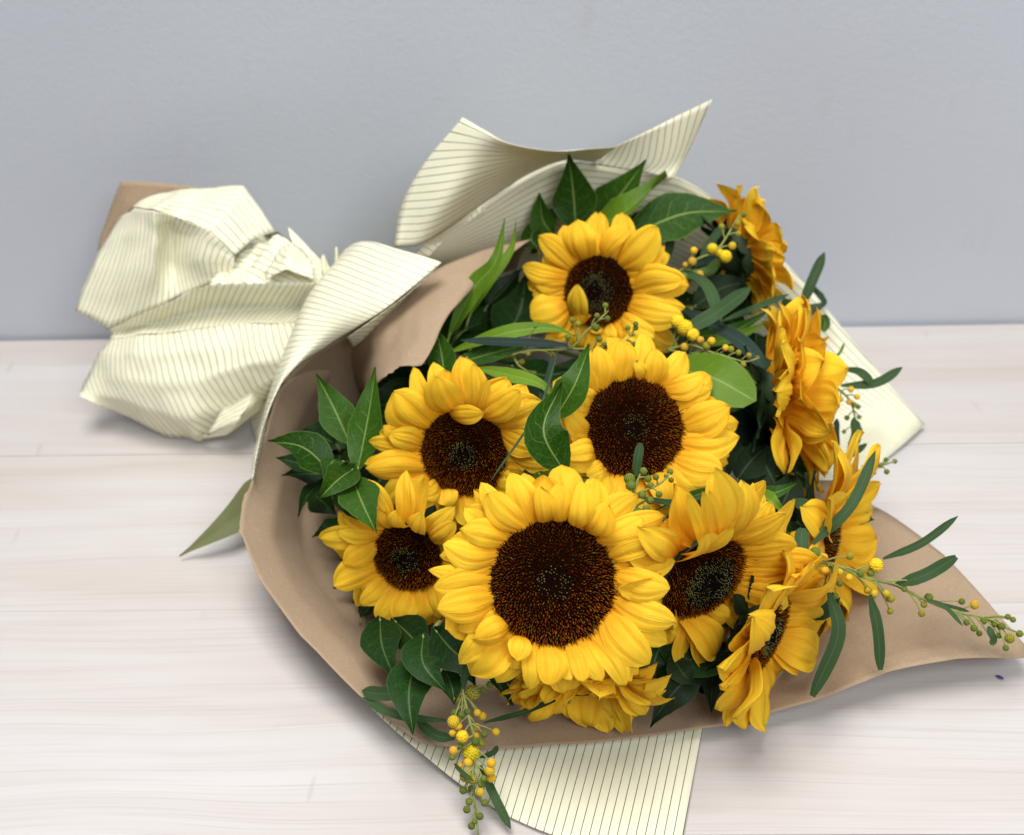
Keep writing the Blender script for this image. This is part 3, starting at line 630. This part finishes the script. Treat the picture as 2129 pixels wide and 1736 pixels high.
sunflower('uppermost right sunflower seen from behind against the striped paper and wall', (1546, 522, .130), (.90, .39, -.16), .0205, 9, n=500, rings=((14, .034, 24, .024, .1, 0), (14, .033, 8, .023, .3, -.002), (12, .026, 40, .021, .2, .001)), bracts=(18, .024))
sunflower('sunflower facing right at the far right edge, mostly behind wattle leaves', (1722, 1120, .062), (2.2, -.25, 1), .0235, 10, n=800, rings=((13, .042, 24, .026, .1, 0, 24), (12, .050, 6, .025, .3, -.002, 18)))
sunflower('drooping sunflower under the largest one, petals pointing down over the kraft paper', (1212, 1408, .060), (-.02, -1.0, .45), .0225, 11, n=500, rings=((19, .028, 34, .021, .1, 0), (18, .028, 14, .020, .3, -.002), (15, .025, 52, .018, .2, .001)), bracts=(14, .018))

# ------------------------------------------------------------------ leafy sprigs
def sprig(label, base, leaves, stem=None, cat='leaf sprig', name='leaf_sprig', group='leafy sprigs in the bouquet'):
    o = h(*base); t = thing(name, label, cat, o, group)
    paths = []
    if stem: paths.append((spline(Hs(stem), 14), .0016, .0022))
    for k, (pts, w, mat, *r) in enumerate(leaves):
        P = Hs(pts); fold, roll, blunt = (r + [.16, 0., False][len(r):])[:3]
        leaf(t, P, w * depth(P[1]) / F, mat, fold=fold, roll=roll, seed=len(label) + k * 13, blunt=blunt)
        paths.append((spline([P[0] + (P[0] - P[1]) * .15 - Vector((0, 0, .004)), P[0], P[0].lerp(P[1], .12)], 5), .0009, .0007))
    tubes('stem', paths, M_TWIG, t, o)
    return t
sprig('glossy green leaf sprig at the left, against the kraft paper beside the dark-centred sunflower', (735, 965, .095), [
    ([(728, 925, .100), (695, 850, .118), (657, 777, .138)], 78, M_LF, .1), ([(742, 985, .100), (765, 870, .125), (782, 764, .150)], 78, M_LF, .12, .2), ([(700, 925, .085), (660, 905, .085), (620, 900, .088)], 70, M_LFD),
    ([(692, 985, .10), (630, 930, .118), (556, 918, .128)], 84, M_LF, .1, -.1), ([(660, 975, .085), (610, 960, .092), (574, 953, .095)], 40, M_LFD), ([(680, 985, .075), (630, 985, .078), (585, 990, .082)], 50, M_LFD), ([(675, 1000, .07), (640, 1030, .068), (620, 1078, .072)], 34, M_LFD, .3),
    ([(735, 975, .105), (700, 1000, .122), (660, 1040, .118)], 72, M_LF, .22, .3), ([(715, 960, .105), (690, 960, .118), (672, 1020, .112)], 60, M_LF, -.1, -.3), ([(735, 1000, .105), (755, 1050, .124), (785, 1113, .126)], 92, M_LF, .16), ([(760, 1000, .085), (790, 1000, .09), (800, 960, .09)], 60, M_LFD), ([(770, 1050, .08), (780, 1075, .082), (783, 1100, .082)], 50, M_LFD)],
    stem=[(735, 965, .098), (760, 930, .085), (800, 860, .055), (700, 640, .05)])
sprig('tall green leaves standing above the topmost sunflower against the striped paper', (1215, 475, .145), [
    ([(1197, 478, .150), (1192, 400, .178), (1181, 317, .208)], 96, M_LF, .12), ([(1232, 470, .148), (1285, 410, .170), (1344, 332, .198)], 92, M_LF, .08, -.3), ([(1225, 480, .150), (1300, 440, .168), (1388, 366, .188)], 76, M_LFB, .3, .4), ([(1300, 495, .150), (1420, 445, .160), (1533, 440, .160)], 108, M_LF, .06, -.15),
    ([(1150, 490, .145), (1128, 455, .155), (1124, 404, .168)], 60, M_LF, .25, .3), ([(1120, 520, .14), (1105, 490, .147), (1135, 430, .152)], 46, M_LF, .2), ([(1150, 470, .145), (1145, 420, .158), (1150, 378, .170)], 40, M_LFD), ([(1290, 490, .14), (1350, 480, .145), (1420, 500, .14)], 90, M_LFD), ([(1160, 500, .135), (1130, 510, .135), (1105, 530, .13)], 70, M_LFD)],
    stem=[(1215, 475, .145), (1190, 520, .11), (1100, 580, .07), (760, 600, .05)])
sprig('dark glossy leaves hanging over the kraft edge at the lower left of the largest sunflower', (890, 1320, .062), [
    ([(790, 1285, .050), (795, 1345, .052), (822, 1412, .048)], 90, M_LFD, .1), ([(868, 1360, .058), (850, 1440, .056), (859, 1530, .048)], 98, M_LFD, .12), ([(880, 1320, .068), (880, 1380, .070), (930, 1442, .062)], 88, M_LFD, .1, .15), ([(905, 1310, .070), (950, 1360, .075), (1026, 1408, .070)], 100, M_LFD, .12, -.1), ([(925, 1390, .06), (940, 1430, .06), (945, 1467, .055)], 50, M_LFD),
    ([(975, 1330, .062), (1020, 1400, .066), (1062, 1468, .052)], 52, M_LFD, .3, .5), ([(1000, 1330, .05), (1030, 1360, .052), (1042, 1395, .05)], 50, M_LFD), ([(820, 1290, .045), (860, 1330, .05), (880, 1370, .045)], 90, M_LFD), ([(930, 1320, .045), (960, 1370, .05), (990, 1430, .045)], 80, M_LFD)],
    stem=[(905, 1305, .048), (930, 1250, .03), (880, 1050, .04), (720, 700, .045)])
sprig('long narrow green leaves rising from the dark hollow beside the brown paper flap', (930, 720, .115), [
    ([(932, 705, .118), (985, 600, .150), (1030, 545, .168), (1050, 455, .190)], 46, M_LFB, .12), ([(975, 660, .125), (1020, 580, .150), (1062, 520, .166), (1074, 457, .186)], 26, M_LFB, .15), ([(930, 735, .120), (1040, 695, .138), (1140, 682, .142), (1197, 700, .138)], 34, M_LFB, .12), ([(935, 760, .115), (1040, 730, .125), (1130, 712, .128)], 46, M_LF), ([(925, 790, .118), (918, 735, .130), (905, 676, .140)], 62, M_LF, .1, .3),
    ([(990, 765, .135), (1060, 780, .142), (1125, 800, .142), (1170, 848, .134)], 34, M_LFB, .1), ([(1010, 640, .10), (1050, 600, .11), (1085, 560, .12)], 60, M_LFD), ([(960, 690, .09), (1050, 650, .095), (1120, 640, .10)], 60, M_LFD), ([(1060, 760, .08), (1130, 780, .085), (1190, 770, .09)], 70, M_LFD), ([(870, 800, .09), (860, 780, .095), (852, 755, .10)], 26, M_LFD), ([(930, 740, .08), (960, 670, .09), (1000, 600, .10)], 120, M_LFD), ([(980, 720, .08), (1040, 640, .09), (1075, 570, .105)], 130, M_LFD), ([(1040, 720, .09), (1080, 650, .10), (1095, 570, .12)], 110, M_LFD), ([(1060, 690, .09), (1110, 640, .10), (1130, 560, .12)], 110, M_LFD), ([(900, 840, .08), (860, 800, .085), (800, 780, .085)], 120, M_LFD), ([(880, 860, .07), (820, 840, .075), (770, 850, .07)], 120, M_LFD)],  # the wide dark leaves are added to stand in for the hollow's shade
    stem=[(930, 720, .115), (900, 740, .09), (820, 700, .06), (700, 620, .05)])
sprig('pair of broad green leaves wedged between the left and the round sunflowers', (1160, 900, .125), [
    ([(1150, 875, .140), (1195, 800, .164), (1226, 718, .176)], 78, M_LF, .12, .2), ([(1175, 985, .140), (1130, 895, .166), (1167, 800, .178)], 98, M_LF, .18, -.1), ([(1120, 985, .115), (1140, 1000, .125), (1172, 1018, .130)], 80, M_LF, .1), ([(1130, 960, .11), (1110, 1000, .112), (1090, 1010, .112)], 60, M_LFD), ([(1180, 1000, .128), (1160, 960, .142), (1172, 900, .15)], 40, M_LF, .3, 1.)],
    stem=[(1160, 900, .12), (1140, 930, .09), (1000, 850, .05), (720, 640, .05)])
sprig('pale bright green blunt leaf right of the round sunflower', (1390, 770, .122), [
    ([(1385, 765, .125), (1480, 785, .135), (1572, 835, .128)], 110, M_LFB, .05, -.1, True), ([(1390, 762, .122), (1480, 765, .126), (1572, 800, .120)], 80, M_LFB, .05, .2, True)],
    stem=[(1390, 770, .122), (1370, 780, .09), (1200, 740, .05), (740, 620, .05)])
sprig('small green leaves poking out between the right hand sunflowers', (1600, 1050, .085), [
    ([(1560, 1030, .105), (1610, 1025, .112), (1660, 1003, .115)], 34, M_LF), ([(1560, 1020, .11), (1600, 1040, .118), (1628, 1062, .112)], 40, M_LFB), ([(1640, 1110, .08), (1620, 1090, .09), (1600, 1095, .085)], 40, M_LF), ([(1500, 1010, .10), (1420, 1040, .115), (1360, 1062, .12)], 24, M_LF, .2), ([(1760, 1080, .05), (1790, 1075, .055), (1815, 1082, .05)], 40, M_LF), ([(1620, 1060, .07), (1640, 1020, .075), (1650, 980, .075)], 70, M_LFS), ([(1530, 1000, .07), (1560, 960, .075), (1590, 930, .075)], 80, M_LFS)],
    stem=[(1600, 1050, .085), (1560, 1040, .05), (1300, 900, .04), (760, 640, .05)])
sprig('grey-green sunflower leaves drooping onto the kraft paper between the two lower sunflowers', (1450, 1360, .055), [
    ([(1462, 1380, .055), (1400, 1440, .050), (1352, 1508, .024)], 76, M_LFS, .15, .3), ([(1400, 1370, .06), (1420, 1400, .062), (1440, 1420, .055)], 60, M_LFS), ([(1470, 1330, .06), (1480, 1400, .05), (1478, 1480, .03)], 70, M_LFS), ([(1500, 1330, .05), (1490, 1370, .048), (1500, 1440, .035)], 60, M_LFS), ([(1340, 1400, .04), (1360, 1430, .04), (1400, 1450, .035)], 70, M_LFS), ([(1500, 1330, .055), (1440, 1370, .06), (1380, 1390, .055)], 110, M_LFD), ([(1430, 1320, .05), (1420, 1365, .05), (1440, 1430, .042)], 110, M_LFD), ([(1485, 1300, .045), (1470, 1340, .045), (1480, 1395, .040)], 100, M_LFD), ([(1380, 1330, .05), (1360, 1380, .05), (1370, 1440, .035)], 110, M_LFD)],
    stem=[(1450, 1360, .055), (1440, 1280, .045), (1300, 1000, .03), (760, 660, .045)])
sprig('dark leaves filling the gap between the topmost and the right hand sunflowers', (1480, 640, .10), [
    ([(1440, 640, .10), (1500, 600, .11), (1560, 585, .115)], 70, M_LFS), ([(1440, 700, .09), (1520, 690, .10), (1610, 640, .105)], 34, M_LF), ([(1450, 720, .09), (1530, 700, .10), (1620, 660, .10)], 26, M_LFB), ([(1500, 660, .08), (1530, 620, .085), (1545, 560, .09)], 90, M_LFS), ([(1560, 880, .07), (1590, 830, .08), (1610, 760, .085)], 90, M_LFS), ([(1540, 960, .06), (1575, 900, .07), (1600, 860, .075)], 90, M_LFS), ([(1440, 560, .11), (1480, 540, .12), (1530, 540, .125)], 60, M_LFD), ([(1600, 780, .08), (1580, 740, .09), (1560, 690, .09)], 80, M_LFS), ([(1430, 620, .07), (1440, 670, .08), (1480, 740, .08)], 90, M_LFD)],
    stem=[(1480, 640, .09), (1430, 640, .075), (1250, 640, .06), (760, 600, .05)])
lt = sprig('single olive green leaf sticking out on the table left of the kraft edge', (515, 1075, .012), [([(640, 960, .016), (560, 1022, .022), (480, 1085, .024), (374, 1156, .004)], 92, M_OL, .05, .35)], stem=[(640, 960, .016), (660, 920, .03), (680, 860, .03)])

rg = random.Random(77); fill = []  # filler leaves added to darken the gaps between the flower heads
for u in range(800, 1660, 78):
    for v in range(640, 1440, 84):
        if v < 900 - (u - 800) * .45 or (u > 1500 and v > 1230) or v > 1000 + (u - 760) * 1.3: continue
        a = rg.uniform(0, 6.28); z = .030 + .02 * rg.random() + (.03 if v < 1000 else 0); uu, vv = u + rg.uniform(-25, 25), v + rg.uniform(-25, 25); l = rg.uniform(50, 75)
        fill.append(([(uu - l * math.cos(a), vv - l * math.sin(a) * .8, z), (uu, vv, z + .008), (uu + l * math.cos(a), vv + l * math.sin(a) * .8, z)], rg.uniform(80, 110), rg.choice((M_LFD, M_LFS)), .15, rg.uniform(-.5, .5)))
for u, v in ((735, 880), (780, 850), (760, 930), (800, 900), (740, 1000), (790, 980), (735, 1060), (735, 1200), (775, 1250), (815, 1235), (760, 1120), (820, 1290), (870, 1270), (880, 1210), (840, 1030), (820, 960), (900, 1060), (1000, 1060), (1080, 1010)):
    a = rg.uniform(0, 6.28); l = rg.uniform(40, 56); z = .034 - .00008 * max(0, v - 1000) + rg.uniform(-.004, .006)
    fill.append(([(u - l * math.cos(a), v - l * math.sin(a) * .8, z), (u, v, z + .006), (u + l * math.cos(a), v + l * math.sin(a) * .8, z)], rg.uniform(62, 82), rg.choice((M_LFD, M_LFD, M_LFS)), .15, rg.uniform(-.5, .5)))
shade_fill = []  # near-black leaves added where the kraft hollow is only in shadow
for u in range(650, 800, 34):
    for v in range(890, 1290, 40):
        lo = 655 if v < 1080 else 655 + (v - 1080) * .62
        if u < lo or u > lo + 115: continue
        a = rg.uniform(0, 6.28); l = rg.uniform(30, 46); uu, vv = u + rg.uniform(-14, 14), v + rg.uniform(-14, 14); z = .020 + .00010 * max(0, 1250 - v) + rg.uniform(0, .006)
        shade_fill.append(([(uu - l * math.cos(a), vv - l * math.sin(a) * .8, z), (uu, vv, z + .004), (uu + l * math.cos(a), vv + l * math.sin(a) * .8, z - .002)], rg.uniform(46, 64), M_LFD, .15, rg.uniform(-.6, .6)))
sprig('shaded dark leaves low inside the left kraft wall behind the leafy sprig', (730, 1050, .02), shade_fill, stem=[(730, 1050, .02), (780, 900, .03), (760, 700, .04)])
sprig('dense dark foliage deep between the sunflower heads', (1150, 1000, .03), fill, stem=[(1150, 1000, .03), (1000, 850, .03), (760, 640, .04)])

# ------------------------------------------------------------------ wattle sprigs
def ball_proto(name, n, bump, w, lvl):
    import bmesh
    bm = bmesh.new(); bmesh.ops.create_icosphere(bm, subdivisions=lvl, radius=1)
    pts = []
    for i in range(n):
        z = 1 - 2 * (i + .5) / n; a = i * 2.39996; r = math.sqrt(1 - z * z); pts.append((r * math.cos(a), r * math.sin(a), z))
    pts = np.array(pts); V = np.array([v.co[:] for v in bm.verts]); Vn = V / np.linalg.norm(V, axis=1)[:, None]
    d = np.arccos(np.clip(Vn @ pts.T, -1, 1)).min(axis=1) / w
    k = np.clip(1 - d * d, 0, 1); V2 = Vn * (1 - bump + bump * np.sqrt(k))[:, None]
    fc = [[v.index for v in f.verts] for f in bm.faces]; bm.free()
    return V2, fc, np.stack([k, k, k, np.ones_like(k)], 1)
BV = ball_proto('bud', 70, .2, .21, 4); BF = ball_proto('bud', 120, .5, .17, 4)
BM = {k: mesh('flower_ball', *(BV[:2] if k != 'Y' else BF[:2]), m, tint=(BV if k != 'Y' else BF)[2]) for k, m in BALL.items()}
def near(sp, p): return min(range(len(sp)), key=lambda i: (sp[i] - p).length)
def wattle(label, stems, balls, leaves, zz, zs, lifth=.004, r=.0011):
    """stems: lists of (x, y, height) in the zoom frame; balls (x, y, r, kind); leaves (pts, width, mat)"""
    S = [spline([h(*zz(x, y), z) for x, y, z in st], 22) for st in stems]; o = S[0][0]
    t = thing('wattle_sprig', label, 'wattle sprig', o, 'wattle sprigs in the bouquet'); rng = random.Random(len(label))
    paths = [(s, r if k == 0 else r * .75, r * .5) for k, s in enumerate(S)]; allp = [p for s in S for p in s]
    for x, y, rr, kd in balls:
        u, v = zz(x, y)
        q = min(allp, key=lambda p: (p - onplane(u, v, p, FW)).length); D = depth(q)
        rad = rr * .93 * zs * D / F; c = CAM + ray(u, v) * (D - rng.uniform(-.002, .006))
        c.z = max(c.z, rad + .0035)
        b = link('flower_ball', BM[kd], t, c - o); b.scale = (rad,) * 3; b.rotation_euler = [rng.uniform(0, 6) for _ in range(3)]
        if (c - q).length > rad * 1.3:
            i = allp.index(q); q0 = allp[max(0, i - 2)] if i % 22 > 2 else q; paths.append((spline([q0, q0.lerp(c, .5) + Vector((0, 0, .0012)), c], 6), .00055, .0004))
    for k, (pts, w, mat, *rl) in enumerate(leaves):
        P = Hs(pts); leaf(t, P, w * depth(P[1]) / F, mat, fold=.10, roll=rl[0] if rl else 0, wave=.02, seed=k * 7 + len(label), narrow=True, blunt=len(rl) > 1)
    tubes('stem', paths, M_TWIG, t, o, 6); 
    for ob in t.children:
        if ob.name.startswith('stem'): ob.location = (0, 0, 0)
    return t
wattle('wattle sprig with fluffy yellow balls trailing over the striped paper at the front', [[(770, 470, .060), (820, 680, .052), (850, 800, .042), (845, 950, .030), (845, 1100, .020), (855, 1200, .013), (872, 1345, .005)]],
    [(840, 525, 48, 'k'), (937, 480, 22, 'g'), (898, 512, 20, 'g'), (745, 560, 26, 'k'), (735, 640, 24, 'g'), (812, 635, 22, 'g'), (775, 650, 20, 'g'), (730, 690, 40, 'y'), (755, 715, 28, 'y'), (865, 640, 24, 'y'), (893, 658, 26, 'y'), (860, 720, 24, 'y'), (970, 748, 25, 'y'), (905, 762, 24, 'g'), (725, 755, 24, 'y'), (780, 775, 42, 'Y'), (860, 770, 20, 'o'), (855, 805, 26, 'g'), (768, 830, 22, 'g'), (890, 812, 24, 'k'), (728, 855, 28, 'o'), (830, 868, 60, 'Y'), (722, 892, 22, 'g'), (812, 922, 30, 'y'), (945, 925, 30, 'y'), (765, 940, 22, 'o'), (935, 970, 34, 'y'), (945, 1010, 30, 'y'), (835, 1020, 30, 'k'), (900, 1015, 22, 'g'), (885, 1045, 24, 'g'), (785, 1080, 26, 'g'), (830, 1070, 22, 'g'), (880, 1092, 28, 'y'), (818, 1145, 24, 'g'), (907, 1152, 24, 'g'), (805, 1190, 24, 'g'), (880, 1228, 24, 'g'), (848, 1258, 18, 'g'), (832, 1283, 24, 'g'), (800, 1000, 40, 'k')],
    [([(838, 1440, .040), (795, 1443, .038), (753, 1437, .036)], 30, M_WL), ([(928, 1498, .038), (850, 1492, .034), (795, 1475, .034), (755, 1450, .034)], 18, M_WL), ([(946, 1536, .034), (905, 1528, .032), (868, 1500, .032)], 22, M_WL), ([(1005, 1503, .050), (1090, 1480, .058), (1195, 1436, .060)], 14, M_WL, .4), ([(963, 1432, .068), (967, 1400, .076), (972, 1368, .082)], 16, M_WL), ([(998, 1592, .022), (1030, 1660, .016), (1062, 1724, .006)], 19, M_WL), ([(945, 1588, .034), (960, 1605, .036), (985, 1625, .036)], 10, M_WL, .3), ([(998, 1575, .024), (1025, 1565, .025), (1035, 1550, .028)], 12, M_WL)], zb, .3662)
wattle('long wattle sprig reaching over the kraft corner at the far right', [[(1000, 590, .092), (1130, 615, .088), (1280, 680, .080), (1440, 720, .070), (1600, 800, .062), (1780, 870, .055), (1900, 890, .050), (2060, 960, .044), (2190, 1003, .040)]],
    [(1015, 545, 32, 'g'), (1062, 572, 24, 'o'), (1003, 660, 22, 'y'), (1070, 645, 24, 'y'), (1145, 650, 20, 'y'), (1200, 565, 24, 'k'), (1195, 680, 22, 'y'), (1255, 660, 22, 'g'), (1340, 615, 46, 'Y'), (1310, 655, 24, 'g'), (1055, 745, 20, 'g'), (1083, 728, 18, 'g'), (1145, 712, 20, 'g'), (1125, 778, 18, 'g'), (1295, 748, 24, 'y'), (1330, 765, 22, 'y'), (1415, 790, 28, 'k'), (1393, 765, 22, 'y'), (1415, 860, 20, 'k'), (1490, 742, 18, 'g'), (1558, 700, 22, 'g'), (1583, 872, 22, 'k'), (1620, 787, 26, 'g'), (1595, 825, 20, 'k'), (1797, 808, 20, 'g'), (1865, 825, 28, 'o'), (1822, 920, 20, 'g'), (1862, 950, 22, 'g'), (1890, 978, 18, 'g'), (1912, 912, 22, 'g'), (1975, 925, 24, 'g'), (2010, 940, 22, 'g'), (2043, 890, 18, 'g'), (2070, 905, 18, 'g'), (1996, 990, 18, 'g'), (2052, 1005, 30, 'k'), (2032, 1056, 19, 'g'), (1962, 1025, 20, 'g'), (2105, 980, 22, 'g')],
    [([(1690, 1132, .094), (1770, 1050, .115), (1820, 938, .135)], 24, M_WL, .2), ([(1836, 1162, .078), (1915, 1130, .088), (1992, 1073, .100)], 17, M_WL), ([(1862, 1216, .070), (1925, 1195, .078), (1988, 1158, .080)], 27, M_WL, 0, 1), ([(1722, 1232, .085), (1742, 1320, .068), (1688, 1447, .040)], 32, M_WL, .2, 1), ([(1808, 1236, .076), (1825, 1310, .060), (1830, 1393, .040)], 24, M_WL, 0, 1), ([(1668, 1160, .096), (1666, 1130, .102), (1668, 1098, .106)], 30, M_WL, 0, 1), ([(1645, 1040, .100), (1685, 1058, .104), (1712, 1102, .100)], 30, M_WL, 0, 1), ([(1925, 1246, .066), (1965, 1262, .066), (2002, 1302, .060)], 10, M_WL), ([(1940, 1252, .064), (1980, 1262, .066), (2016, 1272, .064)], 8, M_WL), ([(2055, 1302, .052), (2062, 1320, .05), (2070, 1338, .045)], 16, M_WL)], ze, .38967)
wattle('green budded wattle sprig lying between the topmost and the left sunflowers', [[(100, 1610, .118), (300, 1555, .130), (480, 1545, .140), (640, 1530, .148), (760, 1400, .160), (880, 1290, .168), (930, 1240, .170)], [(640, 1535, .148), (880, 1530, .158), (1040, 1480, .162), (1140, 1420, .164)], [(780, 1560, .150), (920, 1600, .156), (1000, 1635, .158), (1130, 1630, .158)], [(200, 1590, .122), (240, 1660, .118), (330, 1720, .116)], [(780, 1560, .15), (850, 1640, .152), (862, 1700, .152)]],
    [(910, 1200, 26, 'g'), (845, 1278, 24, 'g'), (925, 1300, 26, 'g'), (838, 1370, 34, 'g'), (655, 1315, 24, 'g'), (700, 1340, 26, 'k'), (620, 1440, 28, 'g'), (498, 1580, 30, 'k'), (315, 1575, 22, 'k'), (265, 1635, 26, 'k'), (360, 1725, 24, 'g'), (862, 1460, 26, 'g'), (910, 1500, 24, 'g'), (1082, 1372, 24, 'g'), (1142, 1340, 24, 'g'), (1143, 1372, 24, 'g'), (1128, 1498, 24, 'g'), (985, 1545, 26, 'g'), (1098, 1605, 24, 'g'), (1150, 1640, 22, 'g'), (793, 1672, 24, 'g'), (862, 1697, 26, 'g'), (770, 1725, 20, 'g'), (370, 1360, 18, 'g')],
    [([(1182, 718, .150), (1090, 712, .148), (958, 708, .142)], 20, M_WLB), ([(1162, 722, .148), (1120, 850, .150), (1018, 1003, .138)], 5, M_WL), ([(1150, 735, .145), (1140, 780, .14), (1120, 830, .138)], 10, M_WLB)], zc, .26953)
wattle('wattle sprig with clustered yellow balls in front of the uppermost right sunflower', [[(1440, 960, .135), (1520, 910, .142), (1620, 840, .150), (1760, 780, .158), (1850, 660, .166), (1900, 570, .172), (1940, 510, .176)]],
    [(1975, 500, 24, 'g'), (1928, 565, 28, 'k'), (1935, 645, 26, 'k'), (1888, 738, 34, 'y'), (1805, 590, 26, 'k'), (1592, 775, 32, 'y'), (1580, 860, 38, 'o'), (1525, 885, 24, 'o'), (1635, 960, 36, 'o'), (1735, 760, 50, 'Y'), (1835, 820, 58, 'Y'), (1785, 790, 40, 'Y')],
    [([(1424, 562, .138), (1470, 595, .146), (1495, 658, .140)], 26, M_WL), ([(1455, 540, .140), (1480, 500, .15), (1512, 462, .158)], 18, M_WL), ([(1445, 555, .138), (1480, 530, .140), (1510, 515, .14)], 26, M_WLB), ([(1380, 545, .13), (1390, 520, .135), (1395, 490, .14)], 20, M_WL)], zc, .26953)
wattle('wattle sprig with a row of yellow and green balls above the pale bright leaf', [[(240, 1010, .120), (380, 985, .130), (480, 1020, .136), (580, 1050, .140), (690, 1080, .142), (775, 1060, .142)], [(240, 1010, .120), (330, 1030, .124), (393, 1060, .126)]],
    [(345, 995, 28, 'o'), (437, 955, 24, 'o'), (472, 990, 26, 'k'), (500, 960, 26, 'y'), (582, 1000, 22, 'y'), (613, 1008, 22, 'k'), (657, 1028, 20, 'k'), (717, 1043, 18, 'k'), (767, 1058, 16, 'g'), (685, 1098, 18, 'k'), (488, 1078, 20, 'g'), (393, 1042, 20, 'g'), (382, 1083, 20, 'g'), (345, 885, 58, 'Y'), (305, 850, 48, 'Y'), (395, 925, 44, 'Y')],
    [([(1412, 694, .135), (1490, 650, .148), (1560, 598, .150)], 32, M_WL), ([(1470, 672, .130), (1540, 710, .138), (1590, 768, .132)], 36, M_WLB), ([(1420, 645, .12), (1470, 665, .125), (1520, 700, .12)], 26, M_WLB), ([(1500, 668, .125), (1570, 640, .135), (1640, 612, .135)], 14, M_WL)], zd, .3592)
wattle('cluster of green wattle buds in front of the round sunflower', [[(560, 1740, .140), (690, 1610, .150), (720, 1480, .160), (760, 1350, .168), (790, 1280, .172)], [(720, 1480, .16), (860, 1420, .166), (960, 1370, .168), (1040, 1290, .17)], [(690, 1610, .15), (800, 1540, .158), (870, 1520, .16)]],
    [(810, 1268, 38, 'g'), (690, 1335, 56, 'g'), (700, 1395, 50, 'g'), (850, 1335, 36, 'g'), (872, 1392, 36, 'g'), (918, 1320, 32, 'g'), (1042, 1272, 32, 'g'), (1005, 1310, 22, 'g'), (1052, 1345, 28, 'g'), (945, 1470, 34, 'g'), (800, 1475, 40, 'g'), (705, 1500, 42, 'g'), (745, 1490, 34, 'g'), (605, 1518, 38, 'g'), (870, 1522, 40, 'g'), (835, 1597, 38, 'g'), (610, 1625, 34, 'g'), (655, 1555, 20, 'o'), (540, 1640, 36, 'o')],
    [([(1322, 990, .170), (1326, 955, .178), (1332, 921, .184)], 19, M_WL, 0, 1), ([(1330, 1035, .162), (1400, 1045, .155), (1470, 1030, .14)], 18, M_WL, .4)], zf, .23953)
wattle('wattle sprig hanging beside the right hand sunflower over the striped flap', [[(1180, 1200, .080), (1290, 1290, .062), (1330, 1400, .045), (1330, 1570, .030)]],
    [(1308, 1240, 20, 'y'), (1343, 1283, 20, 'y'), (1247, 1297, 20, 'o'), (1297, 1313, 20, 'o'), (1350, 1342, 16, 'g'), (1355, 1400, 16, 'g'), (1285, 1405, 18, 'g'), (1360, 1473, 16, 'g'), (1268, 1485, 14, 'g'), (1345, 1503, 16, 'g'), (1330, 1330, 16, 'k'), (1325, 1545, 16, 'g'), (1335, 1440, 14, 'g')],
    [([(1668, 635, .105), (1688, 585, .120), (1714, 525, .135)], 22, M_WL), ([(1748, 802, .065), (1820, 797, .072), (1876, 764, .080)], 20, M_WL), ([(1752, 766, .070), (1790, 775, .076), (1817, 802, .070)], 20, M_WL), ([(1762, 950, .050), (1780, 905, .058), (1774, 868, .066)], 22, M_WL), ([(1735, 958, .045), (1770, 945, .050), (1803, 922, .056)], 14, M_WL), ([(1742, 940, .045), (1738, 900, .05), (1740, 870, .055)], 14, M_WLB), ([(1730, 745, .08), (1745, 735, .085), (1756, 712, .09)], 6, M_LFB), ([(1712, 690, .09), (1715, 670, .095), (1708, 655, .10)], 22, M_LF)], zd, .3592)
wattle('short wattle sprig of round green buds above the far right sunflower', [[(1230, 1750, .062), (1400, 1705, .056), (1570, 1655, .050)]],
    [(1510, 1648, 16, 'g'), (1562, 1657, 16, 'g'), (1515, 1717, 18, 'g'), (1480, 1680, 18, 'g'), (1333, 1670, 18, 'g'), (1305, 1697, 16, 'g'), (1385, 1690, 18, 'g'), (1435, 1685, 16, 'g'), (1270, 1725, 16, 'k'), (1440, 1722, 16, 'g'), (1350, 1720, 18, 'g')],
    [], zd, .3592)

# ------------------------------------------------------------------ tiny scrap on the table
sc = petal(thing('petal_scrap', 'tiny purple and green plant scrap lying on the table at lower right', 'plant scrap', h(2080, 1408, .001)), h(2072, 1404, .0015), h(2087, 1412, .002), .0025, Vector((0, 0, 1)), mat=plain('purple_scrap', (.10, .05, .22)), name='fragment')
